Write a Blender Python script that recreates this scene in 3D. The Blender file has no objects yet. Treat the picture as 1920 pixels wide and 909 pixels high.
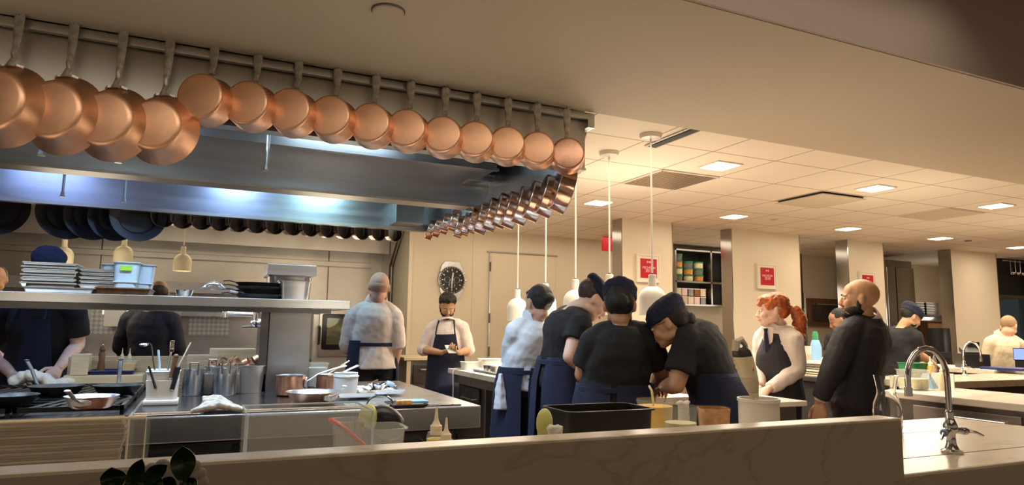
import bpy, bmesh, math, random
from mathutils import Vector, Matrix, Quaternion
random.seed(7)
SC = bpy.context.scene
COL = SC.collection
PI = math.pi
R_ = math.radians
V = Vector

# ------------------------------------------------------------------ camera
CH = 1.30
FPX, YAW, PIT, ROL = 1254.68, 0.423261, 0.125267, 0.0150689
Fw = V((math.sin(YAW)*math.cos(PIT), math.cos(YAW)*math.cos(PIT), math.sin(PIT)))
Rt = V((math.cos(YAW), -math.sin(YAW), 0))
Up = Rt.cross(Fw)
Rt, Up = Rt*math.cos(ROL)+Up*math.sin(ROL), Up*math.cos(ROL)-Rt*math.sin(ROL)
CP = V((0, 0, CH))
cd = bpy.data.cameras.new('camera')
cam = bpy.data.objects.new('camera', cd); COL.objects.link(cam)
cd.sensor_width = 36; cd.lens = FPX/1920*36; cd.clip_start = .05; cd.clip_end = 60
cam.matrix_world = Matrix(((Rt.x, Up.x, -Fw.x, CP.x), (Rt.y, Up.y, -Fw.y, CP.y), (Rt.z, Up.z, -Fw.z, CP.z), (0, 0, 0, 1)))
SC.camera = cam

def ray(x, y): return Fw + Rt*((x-960)/FPX) - Up*((y-454.5)/FPX)
def at(x, y, D): return CP + ray(x, y)*D                       # point D metres deep
def on_z(x, y, z=.9): r = ray(x, y); return CP + r*((z-CH)/r.z)   # point on a horizontal plane
def on_y(x, y, Y): r = ray(x, y); return CP + r*(Y/r.y)
def on_x(x, y, X): r = ray(x, y); return CP + r*(X/r.x)

# ------------------------------------------------------------------ world, light, exposure
SC.view_settings.view_transform = 'Standard'
SC.view_settings.look = 'None'
SC.view_settings.gamma = 1
SC.view_settings.use_curve_mapping = False
SC.view_settings.exposure = .36
w = bpy.data.worlds.new('world'); SC.world = w; w.use_nodes = True
bg = w.node_tree.nodes['Background']
bg.inputs[0].default_value = (1.0, .78, .56, 1); bg.inputs[1].default_value = .15
SC.cycles.max_bounces = 8
SC.cycles.diffuse_bounces = 4
SC.cycles.sample_clamp_indirect = 4
SC.cycles.caustics_reflective = False
SC.cycles.caustics_refractive = False
SC.cycles.use_denoising = True

def area(name, loc, sx, sy, power, color, rot=(0, 0, 0), spread=180):
    l = bpy.data.lights.new(name, 'AREA'); l.shape = 'RECTANGLE'; l.size = sx; l.size_y = sy
    l.energy = power; l.color = color; l.spread = R_(spread)
    o = bpy.data.objects.new(name, l); COL.objects.link(o); o.location = loc; o.rotation_euler = rot
    return o
WARM = (1, .855, .655); COOL = (.62, .84, 1.0)
# fluorescent tubes inside the hood
area('hood_light', (-1.2, 4.85, 2.50), .5, .15, 5, (.35, .5, 1.0))
area('hood_light', (.15, 5.0, 2.50), .3, .15, 6, (.35, .55, 1.0))
area('hood_light', (.85, 5.0, 2.50), .3, .15, 6, (.5, .9, 1.0))
area('hood_light', (-.6, 3.4, 2.50), .6, .12, 3.5, COOL)
area('hood_light', (.7, 3.4, 2.50), .6, .12, 3.5, COOL)
area('counter_fill', (-.2, 4.15, 1.37), 2.0, .2, 6, (.75, .88, 1.0))  # added cool fill under the overshelf, no fixture there
# soft ceiling lighting of the kitchen, then added fill lights
area('kitchen_light', (3.6, 4.6, 2.57), 2.6, 2.6, 95, WARM, spread=130)
area('kitchen_light', (7.4, 4.6, 2.57), 4.0, 2.4, 80, WARM, spread=120)
area('kitchen_light', (11.5, 4.8, 2.57), 3.0, 2.4, 50, WARM, spread=120)
area('corridor_light', (5.5, 7.8, 2.57), 5.0, .6, 16, WARM)
area('rear_light', (.3, 7.6, 2.55), 3.6, 1.0, 20, WARM)
area('ledge_fill', (.6, 1.42, 2.95), 4.4, .14, 9, (1, .84, .66), spread=100)  # added fill above the ledge, brightens its top and the stacked paper
area('dining_fill', (2.0, -1.2, 2.9), 4.5, 2.0, 14, (1, .78, .56))  # unseen fill added behind the camera over the dining side
area('bulkhead_fill', (.3, 2.05, 2.39), 3.6, .12, 6.5, (1, .90, .76), (R_(28), 0, 0), spread=120)  # strip added under the bulkhead to light the hanging pans and hood front
for bx in (-1.2, -.1, 1.0): area('hood_rim_fill', (bx, 3.5, 2.18), .7, .2, 11, (.62, .80, 1.0), spread=110)  # added cool fill at rim height, lights below but not the hood interior
def glow(loc, power, r=.25, color=WARM):  # bare point fill in mid-air, imitating bounce off the pale counters
    l = bpy.data.lights.new('bounce_fill', 'POINT'); l.energy = power; l.color = color; l.shadow_soft_size = r
    o = bpy.data.objects.new('bounce_fill', l); COL.objects.link(o); o.location = loc
for gx, gy, gp, gz in ((3.2, 4.6, 24, 1.75), (5.6, 4.0, 18, 1.5), (9.0, 4.0, 18, 1.5), (12.5, 4, 16, 1.5), (2.7, 7.2, 9, 1.75), (7.2, 7.8, 6, 1.75), (12, 7.8, 8, 1.75), (-1.2, 8.2, 6, 1.75), (1.2, 8.0, 7, 1.75), (-1.0, 2.45, 3, 1.3), (.9, 2.5, 5, 1.3), (2.6, 2.5, 7, 1.4), (-1.0, 6.4, 10, 1.6), (1.0, 6.4, 8, 1.6)):
    glow((gx, gy, gz), gp, .3)

# ------------------------------------------------------------------ materials
def mat(name, col, rough=.5, metal=0., bump=0., bscale=40., var=0., vscale=6., stretch=None, trans=0., ior=1.45, emis=None, estr=0., alpha=1., coat=0., sss=0., sheen=0., spec=.5, col2=None, detail=4):
    m = bpy.data.materials.new(name); m.use_nodes = True
    nt = m.node_tree; b = nt.nodes['Principled BSDF']; N = nt.nodes.new; L = nt.links.new
    b.inputs['Base Color'].default_value = (*col, 1); b.inputs['Roughness'].default_value = rough
    b.inputs['Metallic'].default_value = metal; b.inputs['Transmission Weight'].default_value = trans
    b.inputs['IOR'].default_value = ior; b.inputs['Alpha'].default_value = alpha
    b.inputs['Coat Weight'].default_value = coat; b.inputs['Sheen Weight'].default_value = sheen
    b.inputs['Specular IOR Level'].default_value = spec
    if sss: b.inputs['Subsurface Weight'].default_value = sss; b.inputs['Subsurface Radius'].default_value = (.6, .25, .12); b.inputs['Subsurface Scale'].default_value = .012
    if emis: b.inputs['Emission Color'].default_value = (*emis, 1); b.inputs['Emission Strength'].default_value = estr
    if bump or var or col2:
        tc = N('ShaderNodeTexCoord'); mp = N('ShaderNodeMapping'); L(tc.outputs['Object'], mp.inputs[0])
        if stretch: mp.inputs['Scale'].default_value = stretch
    if var or col2:
        n = N('ShaderNodeTexNoise'); n.inputs['Scale'].default_value = vscale; n.inputs['Detail'].default_value = detail
        L(mp.outputs[0], n.inputs['Vector'])
        r = N('ShaderNodeValToRGB'); L(n.outputs['Fac'], r.inputs[0])
        c2 = col2 or tuple(c*(1-var) for c in col)
        r.color_ramp.elements[0].position = .35; r.color_ramp.elements[1].position = .65
        r.color_ramp.elements[0].color = (*c2, 1); r.color_ramp.elements[1].color = (*[min(1, c*(1+var*.4)) for c in col], 1)
        L(r.outputs[0], b.inputs['Base Color'])
        if metal > .5:
            mr = N('ShaderNodeMapRange'); L(n.outputs['Fac'], mr.inputs[0]); mr.inputs[3].default_value = rough*.75; mr.inputs[4].default_value = rough*1.25
            L(mr.outputs[0], b.inputs['Roughness'])
    if bump:
        n2 = N('ShaderNodeTexNoise'); n2.inputs['Scale'].default_value = bscale; n2.inputs['Detail'].default_value = 3
        L(mp.outputs[0], n2.inputs['Vector'])
        bp = N('ShaderNodeBump'); bp.inputs['Strength'].default_value = bump; bp.inputs['Distance'].default_value = .004
        L(n2.outputs['Fac'], bp.inputs['Height']); L(bp.outputs[0], b.inputs['Normal'])
    return m

M = {}
M['steel'] = mat('steel', (.66, .67, .68), .28, 1, bump=.015, bscale=40, var=.05, vscale=3)
M['steel_h'] = mat('steel_brushed', (.60, .62, .65), .32, 1, bump=.05, bscale=18, stretch=(.6, 1, 12), var=.08, vscale=2)
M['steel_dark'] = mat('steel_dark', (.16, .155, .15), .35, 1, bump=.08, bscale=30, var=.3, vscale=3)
M['steel_dirty'] = mat('steel_aged', (.40, .38, .36), .30, 1, bump=.05, bscale=20, var=.12, vscale=5)
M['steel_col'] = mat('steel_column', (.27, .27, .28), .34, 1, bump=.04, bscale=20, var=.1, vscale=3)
M['steel_pillar'] = mat('steel_cladding', (.46, .43, .40), .14, 1)
M['steel_warm'] = mat('steel_satin', (.60, .56, .50), .42, 1, bump=.06, bscale=8, var=.2, vscale=1.5)  # tan of the warm lighting mixed into the steel colour
M['chrome'] = mat('chrome', (.78, .78, .78), .08, 1)
M['copper'] = mat('copper', (.90, .52, .32), .42, 1, bump=.08, bscale=60, var=.12, vscale=9)
M['copper_side'] = mat('copper_side', (.93, .58, .42), .2, 1, bump=.03, bscale=40, var=.12, vscale=5, stretch=(1, 1, 1))
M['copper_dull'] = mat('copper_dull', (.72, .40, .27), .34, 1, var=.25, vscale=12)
M['tin'] = mat('tin_lining', (.62, .62, .62), .3, 1, var=.2, vscale=10)
M['cast'] = mat('cast_handle', (.80, .77, .72), .48, 1, bump=.25, bscale=90, var=.35, vscale=30)
M['iron'] = mat('black_iron', (.022, .022, .024), .42, .6, bump=.3, bscale=60)
M['carbon'] = mat('carbon_steel', (.030, .030, .032), .42, .25, bump=.05, bscale=30, var=.3, vscale=8)
M['blk'] = mat('black_plastic', (.012, .012, .013), .3)
M['blkmat'] = mat('black_matte', (.02, .02, .02), .7)
M['hob'] = mat('hob_plate', (.10, .105, .12), .22, .9, bump=.03, bscale=12, var=.35, vscale=6)
M['white'] = mat('white_enamel', (.80, .76, .68), .35)
M['cream'] = mat('cream_enamel', (.80, .70, .48), .35)
M['white_pl'] = mat('white_plastic', (.78, .80, .80), .4)
M['wall'] = mat('wall_paint', (.72, .63, .48), .55, bump=.03, bscale=60, var=.03, vscale=1)
M['wall_l'] = mat('wall_panel', (.76, .66, .50), .4, var=.02, vscale=1)
M['soffit'] = mat('soffit_paint', (.62, .53, .40), .7, bump=.03, bscale=80)
M['dining'] = mat('dining_paint', (.52, .43, .37), .8, bump=.03, bscale=80)
M['floor'] = mat('floor_tile', (.22, .12, .08), .45, var=.3, vscale=3, bump=.1, bscale=12)
M['skirt'] = mat('dark_cabinet', (.07, .065, .062), .4, .5, var=.3, vscale=4)
M['paper'] = mat('paper_sheets', (.44, .35, .26), .8, bump=.9, bscale=14, stretch=(.6, .6, 26), var=.22, vscale=9)
M['wood'] = mat('wood', (.55, .36, .18), .5, var=.25, vscale=6, stretch=(1, 8, 8))
M['wood_l'] = mat('pale_board', (.72, .58, .38), .55, var=.12, vscale=8, stretch=(1, 6, 6))
M['wood_d'] = mat('brown_wood', (.16, .075, .03), .45, var=.4, vscale=4, stretch=(9, 9, 1))
M['glass'] = mat('glass', (1, 1, 1), .02, trans=1, ior=1.45)
M['acrylic'] = mat('acrylic', (.80, .82, .80), .06, alpha=.10, spec=.8)
M['poly'] = mat('clear_plastic', (.80, .83, .80), .14, alpha=.20, spec=.8)
M['bluepl'] = mat('frosted_plastic', (.60, .76, .90), .35, alpha=.85)
M['yellow'] = mat('yellow_cream', (.95, .58, .02), .5, var=.15, vscale=20)
M['paleyellow'] = mat('pale_yellow', (.80, .74, .42), .5, var=.2, vscale=25, bump=.5, bscale=40)
M['red'] = mat('red_silicone', (.75, .09, .05), .4)
M['orange'] = mat('orange_food', (.75, .34, .08), .6, bump=.6, bscale=60, var=.4, vscale=40)
M['meat'] = mat('minced_filling', (.30, .10, .03), .6, bump=.8, bscale=90, var=.5, vscale=60)
M['lime'] = mat('pale_green_rind', (.66, .66, .22), .4, bump=.2, bscale=30, var=.15, vscale=12)
M['cloth'] = mat('white_cloth', (.74, .72, .66), .85, bump=.4, bscale=90, var=.06, vscale=14)
M['towel'] = mat('grey_towel', (.50, .46, .40), .9, bump=.5, bscale=120, var=.3, vscale=22)
M['green'] = mat('green_plastic', (.03, .22, .10), .4)
M['blue'] = mat('blue_plastic', (.02, .03, .14), .4)
M['bluetowel'] = mat('blue_cloth', (.20, .38, .62), .85)
M['navy'] = mat('navy_cotton', (.016, .019, .050), .85, bump=.3, bscale=150, var=.15, vscale=8)
M['navy_dk'] = mat('navy_dark', (.010, .013, .032), .85, bump=.3, bscale=150)
M['tshirt'] = mat('black_tshirt', (.014, .013, .015), .9, bump=.25, bscale=140, var=.2, vscale=6)
M['suit'] = mat('charcoal_suit', (.022, .020, .026), .75, bump=.15, bscale=220)
M['trouser'] = mat('black_trousers', (.012, .012, .014), .85)
M['shirt'] = mat('white_shirt', (.80, .68, .61), .8, bump=.08, bscale=120, var=.04, vscale=5)
M['shirt_c'] = mat('cool_white_shirt', (.76, .79, .84), .8, bump=.08, bscale=120, var=.04, vscale=5)
M['shirt_y'] = mat('cream_jacket', (.72, .60, .42), .8, bump=.08, bscale=120, var=.05, vscale=5)
M['skin'] = mat('light_skin', (.72, .42, .30), .5, sss=.15, var=.08, vscale=14)
M['skin_p'] = mat('pale_skin', (.80, .52, .40), .5, sss=.15, var=.06, vscale=14)
M['skin_t'] = mat('tan_skin', (.55, .30, .17), .48, sss=.12, var=.1, vscale=12)
M['skin_b'] = mat('brown_skin', (.36, .18, .10), .5, sss=.1, var=.1, vscale=12)
M['hair_b'] = mat('black_hair', (.010, .008, .007), .62, bump=.35, bscale=60, stretch=(1, 1, .25))
M['hair_br'] = mat('brown_hair', (.05, .028, .016), .5, bump=.7, bscale=60, stretch=(1, 1, .25))
M['hair_r'] = mat('red_hair', (.48, .11, .02), .42, bump=.9, bscale=55, stretch=(1, 1, .3), var=.5, vscale=26)
M['hair_g'] = mat('fair_hair', (.34, .22, .11), .6, bump=.5, bscale=80)
M['stubble'] = mat('head_stubble', (.54, .31, .22), .6, var=.1, vscale=40)
M['shoe'] = mat('shoe_leather', (.01, .01, .01), .35)
M['eye'] = mat('eye_white', (.7, .66, .62), .2)
M['iris'] = mat('dark_iris', (.02, .012, .008), .15)
M['lip'] = mat('lips', (.50, .16, .12), .45)
M['leaf'] = mat('leaf_green', (.016, .040, .008), .35, var=.4, vscale=20, bump=.15, bscale=30)
M['petal'] = mat('white_petal', (.42, .36, .33), .7)
M['poster'] = mat('red_poster', (.50, .006, .022), .35)
M['pink'] = mat('pale_lettering', (.86, .62, .58), .5)
M['frame_w'] = mat('pale_frame', (.80, .74, .60), .35)
M['label_g'] = mat('green_label', (.35, .70, .05), .6)
M['dial'] = mat('clock_dial', (.015, .014, .013), .3)
M['screen'] = mat('lit_screen', (.02, .02, .02), .2, emis=(.25, .35, 1.0), estr=1.2)
M['oven_glass'] = mat('oven_glass', (.14, .15, .09), .08, .3, spec=.8)
M['mesh_vent'] = None
M['lamp'] = mat('lamp_panel', (1, 1, 1), .4, emis=(1, .88, .68), estr=5)

def tile_ceiling():
    m = mat('ceiling_tile', (.84, .76, .63), .75, bump=.15, bscale=150); nt = m.node_tree; N = nt.nodes.new; L = nt.links.new
    b = nt.nodes['Principled BSDF']
    tc = N('ShaderNodeTexCoord'); sp = N('ShaderNodeSeparateXYZ'); L(tc.outputs['Object'], sp.inputs[0])
    def line(out, off, w):
        a = N('ShaderNodeMath'); a.operation = 'SUBTRACT'; L(sp.outputs[out], a.inputs[0]); a.inputs[1].default_value = off
        d = N('ShaderNodeMath'); d.operation = 'DIVIDE'; L(a.outputs[0], d.inputs[0]); d.inputs[1].default_value = .609
        f = N('ShaderNodeMath'); f.operation = 'PINGPONG'; L(d.outputs[0], f.inputs[0]); f.inputs[1].default_value = .5
        c = N('ShaderNodeMath'); c.operation = 'LESS_THAN'; L(f.outputs[0], c.inputs[0]); c.inputs[1].default_value = w
        return c
    a = line('X', 2.70, .0095); c = line('Y', 3.77, .0095)
    mx = N('ShaderNodeMath'); mx.operation = 'MAXIMUM'; L(a.outputs[0], mx.inputs[0]); L(c.outputs[0], mx.inputs[1])
    mix = N('ShaderNodeMix'); mix.data_type = 'RGBA'; L(mx.outputs[0], mix.inputs['Factor'])
    mix.inputs['A'].default_value = (.84, .76, .63, 1); mix.inputs['B'].default_value = (.34, .26, .17, 1)
    L(mix.outputs['Result'], b.inputs['Base Color'])
    return m
M['tile'] = tile_ceiling()

def marble(name, base, vein, scale=1.6, rough=.25, amt=.05):
    m = mat(name, base, rough); nt = m.node_tree; N = nt.nodes.new; L = nt.links.new; b = nt.nodes['Principled BSDF']
    tc = N('ShaderNodeTexCoord'); mp = N('ShaderNodeMapping'); L(tc.outputs['Object'], mp.inputs[0])
    mp.inputs['Rotation'].default_value = (.3, .5, .6); mp.inputs['Scale'].default_value = (1, 1, 2.2)
    n = N('ShaderNodeTexNoise'); n.inputs['Scale'].default_value = scale; n.inputs['Detail'].default_value = 7; n.inputs['Distortion'].default_value = 1.2
    L(mp.outputs[0], n.inputs['Vector'])
    s = N('ShaderNodeMath'); s.operation = 'SUBTRACT'; L(n.outputs['Fac'], s.inputs[0]); s.inputs[1].default_value = .5
    ab = N('ShaderNodeMath'); ab.operation = 'ABSOLUTE'; L(s.outputs[0], ab.inputs[0])
    r = N('ShaderNodeValToRGB'); L(ab.outputs[0], r.inputs[0])
    r.color_ramp.elements[0].position = 0; r.color_ramp.elements[0].color = (*vein, 1)
    r.color_ramp.elements[1].position = amt; r.color_ramp.elements[1].color = (*base, 1)
    L(r.outputs[0], b.inputs['Base Color'])
    return m
M['marble'] = marble('marble', (.50, .44, .34), (.42, .36, .27), 1.6, .25, .025)
M['marble_w'] = marble('pale_marble', (.80, .74, .62), (.66, .60, .50), 1.0, .25, .03)

def perforated(name, base, hole, sc):
    m = mat(name, base, .4, .8); nt = m.node_tree; N = nt.nodes.new; L = nt.links.new; b = nt.nodes['Principled BSDF']
    tc = N('ShaderNodeTexCoord'); mp = N('ShaderNodeMapping'); L(tc.outputs['Object'], mp.inputs[0]); mp.inputs['Scale'].default_value = (sc, sc, sc)
    mp.inputs['Rotation'].default_value = (0, 0, .785) if name == 'vent_grille' else (0, .785, 0)
    ck = N('ShaderNodeTexChecker'); ck.inputs['Scale'].default_value = 1; L(mp.outputs[0], ck.inputs[0])
    ck.inputs[1].default_value = (*base, 1); ck.inputs[2].default_value = (*hole, 1)
    L(ck.outputs[0], b.inputs['Base Color']); return m
M['mesh_vent'] = perforated('vent_grille', (.62, .52, .40), (.16, .12, .08), 36)
M['perf'] = perforated('perforated_steel', (.55, .55, .55), (.36, .36, .36), 30)

# ------------------------------------------------------------------ mesh helpers
def frame_of(d):
    d = d.normalized(); u = V((0, 0, 1)) if abs(d.z) < .9 else V((0, 1, 0))
    s = d.cross(u).normalized(); return s, s.cross(d).normalized(), d

class MB:
    def __init__(s): s.bm = bmesh.new()
    def box(s, lo, hi, bev=0, rot=None):
        lo, hi = V(lo), V(hi); c = (lo+hi)/2; d = hi-lo
        g = bmesh.ops.create_cube(s.bm, size=1)['verts']
        for v in g: v.co = V((v.co.x*d.x, v.co.y*d.y, v.co.z*d.z))
        if bev:
            es = list({e for v in g for e in v.link_edges})
            r = bmesh.ops.bevel(s.bm, geom=es, offset=bev, segments=2, affect='EDGES', profile=.6)
            g = list({v for f in r['faces'] for v in f.verts} | {v for v in g if v.is_valid})
        for v in g:
            if rot is not None: v.co = rot @ v.co
            v.co += c
        return s
    def cyl(s, a, b, r, r2=None, n=16, caps=True):
        a, b = V(a), V(b); r2 = r if r2 is None else r2; sx, sy, _ = frame_of(b-a)
        A = [s.bm.verts.new(a+(sx*math.cos(t)+sy*math.sin(t))*r) for t in [2*PI*i/n for i in range(n)]]
        B = [s.bm.verts.new(b+(sx*math.cos(t)+sy*math.sin(t))*r2) for t in [2*PI*i/n for i in range(n)]]
        for i in range(n): s.bm.faces.new((A[i], A[(i+1) % n], B[(i+1) % n], B[i]))
        if caps: s.bm.faces.new(A[::-1]); s.bm.faces.new(B)
        return s
    def lathe(s, prof, c=(0, 0, 0), ax=(0, 0, 1), n=28, sc=(1, 1), closed=False):
        # profile of (radius, height) about the axis
        ax = V(ax).normalized(); c = V(c)
        if abs(ax.z) > .99: sx, sy = V((1, 0, 0)), V((0, 1, 0))*(1 if ax.z > 0 else -1)
        else: sx, sy, _ = frame_of(ax)
        rings = []
        for r, h in prof:
            if r < 1e-5: rings.append([s.bm.verts.new(c+ax*h)])
            else: rings.append([s.bm.verts.new(c+ax*h+(sx*math.cos(t)*sc[0]+sy*math.sin(t)*sc[1])*r) for t in [2*PI*i/n for i in range(n)]])
        seq = list(zip(rings, rings[1:])) + ([(rings[-1], rings[0])] if closed else [])
        for A, B in seq:
            for i in range(n):
                j = (i+1) % n
                q = [A[i % len(A)], A[j % len(A)], B[j % len(B)], B[i % len(B)]]
                u = []
                for v in q:
                    if v not in u: u.append(v)
                if len(u) > 2:
                    try: s.bm.faces.new(u)
                    except ValueError: pass
        return s
    def tube(s, pts, r, n=8, caps=True, flat=1., closed=False):
        pts = [V(p) for p in pts]; m = len(pts); rs = r if isinstance(r, (list, tuple)) else [r]*m
        T = []
        for i in range(m):
            a = pts[(i-1) % m] if (closed or i) else pts[i]; b = pts[(i+1) % m] if (closed or i < m-1) else pts[i]
            T.append((b-a).normalized())
        sx, sy, _ = frame_of(T[0]); rings = []
        for i in range(m):
            if i:
                q = T[i-1].rotation_difference(T[i]); sx = q @ sx; sy = q @ sy
            rings.append([s.bm.verts.new(pts[i]+(sx*math.cos(t)+sy*math.sin(t)*flat)*rs[i]) for t in [2*PI*k/n for k in range(n)]])
        for i in range(m if closed else m-1):
            A, B = rings[i], rings[(i+1) % m]
            for k in range(n): s.bm.faces.new((A[k], A[(k+1) % n], B[(k+1) % n], B[k]))
        if caps and not closed: s.bm.faces.new(rings[0][::-1]); s.bm.faces.new(rings[-1])
        return s
    def ell(s, c, r, rot=None, n=16, m=10):
        c = V(c); r = V(r) if hasattr(r, '__len__') else V((r, r, r))
        g = bmesh.ops.create_uvsphere(s.bm, u_segments=n, v_segments=m, radius=1)['verts']
        for v in g:
            p = V((v.co.x*r.x, v.co.y*r.y, v.co.z*r.z)); v.co = (rot @ p if rot is not None else p) + c
        return s
    def loft(s, rings, caps=True, closed=True):
        R = [[s.bm.verts.new(V(p)) for p in ring] for ring in rings]; n = len(R[0])
        for A, B in zip(R, R[1:]):
            for k in range(n if closed else n-1): s.bm.faces.new((A[k], A[(k+1) % n], B[(k+1) % n], B[k]))
        if caps: s.bm.faces.new(R[0][::-1]); s.bm.faces.new(R[-1])
        return s
    def prism(s, poly, h, axis=2, base=0.):
        # polygon of (a,b) extruded along an axis
        def P(a, b, c): return V((a, b, c)) if axis == 2 else (V((a, c, b)) if axis == 1 else V((c, a, b)))
        A = [s.bm.verts.new(P(a, b, base)) for a, b in poly]; B = [s.bm.verts.new(P(a, b, base+h)) for a, b in poly]
        n = len(A)
        for i in range(n): s.bm.faces.new((A[i], A[(i+1) % n], B[(i+1) % n], B[i]))
        s.bm.faces.new(A[::-1]); s.bm.faces.new(B); return s
    def build(s, name, m, parent=None, smooth=True, world=False, angle=35):
        if world and parent is not None:
            inv = (Matrix.Translation(parent.location) @ parent.rotation_euler.to_matrix().to_4x4()).inverted()
            for v in s.bm.verts: v.co = inv @ v.co
        bmesh.ops.recalc_face_normals(s.bm, faces=s.bm.faces)
        me = bpy.data.meshes.new(name); s.bm.to_mesh(me); s.bm.free()
        me.materials.append(M[m] if isinstance(m, str) else m)
        if smooth and len(me.polygons):
            me.polygons.foreach_set('use_smooth', [True]*len(me.polygons))
            try: me.set_sharp_from_angle(angle=R_(angle))
            except Exception: pass
        o = bpy.data.objects.new(name, me); COL.objects.link(o); o.parent = parent
        return o

def props(o, label=None, cat=None, group=None, kind=None):
    if label: o['label'] = label
    if cat: o['category'] = cat
    if group: o['group'] = group
    if kind: o['kind'] = kind
    return o
def thing(name, label, cat, loc=(0, 0, 0), rz=0., group=None):
    o = bpy.data.objects.new(name, None); COL.objects.link(o); o.location = loc; o.rotation_euler = (0, 0, rz)
    o.empty_display_size = .05
    return props(o, label, cat, group)
def struct(o): o['kind'] = 'structure'; return o
def dup(root, loc=None, rz=None, label=None, group=None):
    r = root.copy(); COL.objects.link(r)
    if loc is not None: r.location = loc
    if rz is not None: r.rotation_euler = (0, 0, rz) if not hasattr(rz, '__len__') else rz
    if label: r['label'] = label
    if group: r['group'] = group
    for ch in list(root.children):
        c = ch.copy(); COL.objects.link(c); c.parent = r
        for g in list(ch.children):
            d = g.copy(); COL.objects.link(d); d.parent = c
    return r
def text(body, size, m, parent, loc, rot, name='lettering', ext=.001, sx=1.):
    c = bpy.data.curves.new(name, 'FONT'); c.body = body; c.size = size; c.align_x = 'CENTER'; c.align_y = 'CENTER'; c.extrude = ext
    t = bpy.data.objects.new(name, c); COL.objects.link(t)
    dg = bpy.context.evaluated_depsgraph_get(); me = bpy.data.meshes.new_from_object(t.evaluated_get(dg))
    bpy.data.objects.remove(t)
    me.materials.clear(); me.materials.append(M[m])
    o = bpy.data.objects.new(name, me); COL.objects.link(o); o.parent = parent; o.location = loc; o.rotation_euler = rot; o.scale = (sx, 1, 1)
    return o

def from_top(k, n):
    j = n-1-k
    return 'topmost' if j == 0 else ('bottom one' if k == 0 else ['', 'second', 'third', 'fourth', 'fifth', 'sixth', 'seventh'][j]+' from the top')
def from_left(k, n):
    return 'leftmost' if k == 0 else ('rightmost' if k == n-1 else ['', 'second', 'third', 'fourth', 'fifth', 'sixth'][k]+' from the left')

# ------------------------------------------------------------------ the room
ZC = 2.60
def sbox(name, lo, hi, m, bev=0):
    return struct(MB().box(lo, hi, bev).build(name, m, smooth=False))
sbox('floor', (-4.2, -6, -.1), (16.2, 10.4, 0), 'floor')
sbox('ceiling', (-4.2, 2.9, ZC), (16.2, 10.4, 2.7), 'tile')
sbox('ceiling_bulkhead', (-4.2, 1.73, 2.41), (16.2, 2.9, 3.1), 'soffit')
struct(MB().box((-4.2, 1.715, 2.412), (16.2, 1.73, 3.0)).build('trim_bulkhead_face', 'dining', smooth=False))  # front face given darker paint, imitating the weak light on it
sbox('ceiling_dining', (-4.2, -6, 3.0), (16.2, 1.73, 3.1), 'dining')
sbox('wall_left', (-4.2, 1.2, 0), (-4.1, 10.4, 3.0), 'wall')
sbox('wall_right', (16.1, -6, 0), (16.2, 10.4, 3.0), 'wall')
sbox('wall_back', (2.36, 8.5, 0), (16.2, 8.6, ZC), 'wall')
sbox('wall_alcove_side', (2.36, 8.6, 0), (2.46, 9.9, ZC), 'wall_l')
sbox('wall_alcove_back', (-4.2, 9.8, 0), (2.36, 9.9, ZC), 'steel_warm')
PY = 6.63
pil = []
for i, (xa, xb) in enumerate([(1165, 1262), (1372, 1501), (1590, 1658), (1783, 1869), (1960, 2060)]):
    x0, x1 = on_y(xa, 500, PY).x, on_y(xb, 500, PY).x
    pil.append((x0, x1))
    p = struct(MB().box((x0+.012, PY, 0), (x1-.012, PY+.19, ZC)).build('wall_pillar_%d' % (i+1), 'wall_l', smooth=False))
    for xx in (x0, x1-.012):
        struct(MB().box((xx, PY-.004, 0), (xx+.012, PY+.194, ZC-.002)).build('trim_steel', 'steel_pillar', p, smooth=False))
# ------------------------------------------------------------------ range hood over the island
HX, HY0, HY1, HZ = 1.735, 2.945, 5.60, 2.12
HL = -2.3
hood = thing('range_hood', 'long stainless steel island range hood with open underside, hung from the kitchen ceiling', 'range hood', (0, 4.3, ZC))
def hp(name, m, *boxes, **k):
    b = MB()
    for lo, hi in boxes: b.box(lo, hi, k.get('bev', 0))
    return b.build(name, m, hood, world=True, smooth=False)
hp('front_panel', 'steel_warm', ((HL, HY0, HZ), (HX, HY0+.03, ZC)))
hp('side_panel', 'steel', ((HX-.03, HY0+.03, HZ), (HX, HY1, ZC)))
hp('side_panel', 'steel', ((HL, HY0+.03, HZ), (HL+.03, HY1, ZC)))
hp('back_panel', 'steel_h', ((HL+.03, HY1-.03, HZ), (HX-.03, HY1, ZC)))
hp('rim', 'steel_warm', ((HL, HY0-.012, HZ-.012), (HX, HY0+.06, HZ)), ((HX-.06, HY0+.06, HZ-.012), (HX+.012, HY1, HZ)), ((HL, HY1-.05, HZ-.014), (HX-.06, HY1+.01, HZ)),
   ((HL+.03, HY1-.045, HZ), (HX-.06, HY1-.03, HZ+.012)))
hp('top_plate', 'steel_dirty', ((HL+.03, HY0+.03, 2.545), (HX-.03, HY1-.03, 2.56)))
hp('center_beam', 'steel_h', ((HL+.03, 4.30, HZ+.012), (HX-.03, 4.36, 2.545)))
hp('beam_lip', 'steel_warm', ((HL+.03, 4.26, HZ-.004), (HX-.03, 4.42, HZ+.012)))
fb = MB(); fb.box((HL+.05, 3.80, 2.28), (1.60, 4.30, 2.545)); fb.box((HL+.05, 3.785, 2.27), (1.61, 3.82, 2.285))
fb.build('filter_box', 'steel_h', hood, world=True, smooth=False)
hp('junction_box', 'steel_dirty', ((1.36, 5.35, 2.14), (1.60, 5.57, 2.33)), bev=.004)
hp('junction_box', 'steel_dirty', ((1.52, 3.3, 2.30), (1.705, 3.6, 2.36)), bev=.004)
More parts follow.
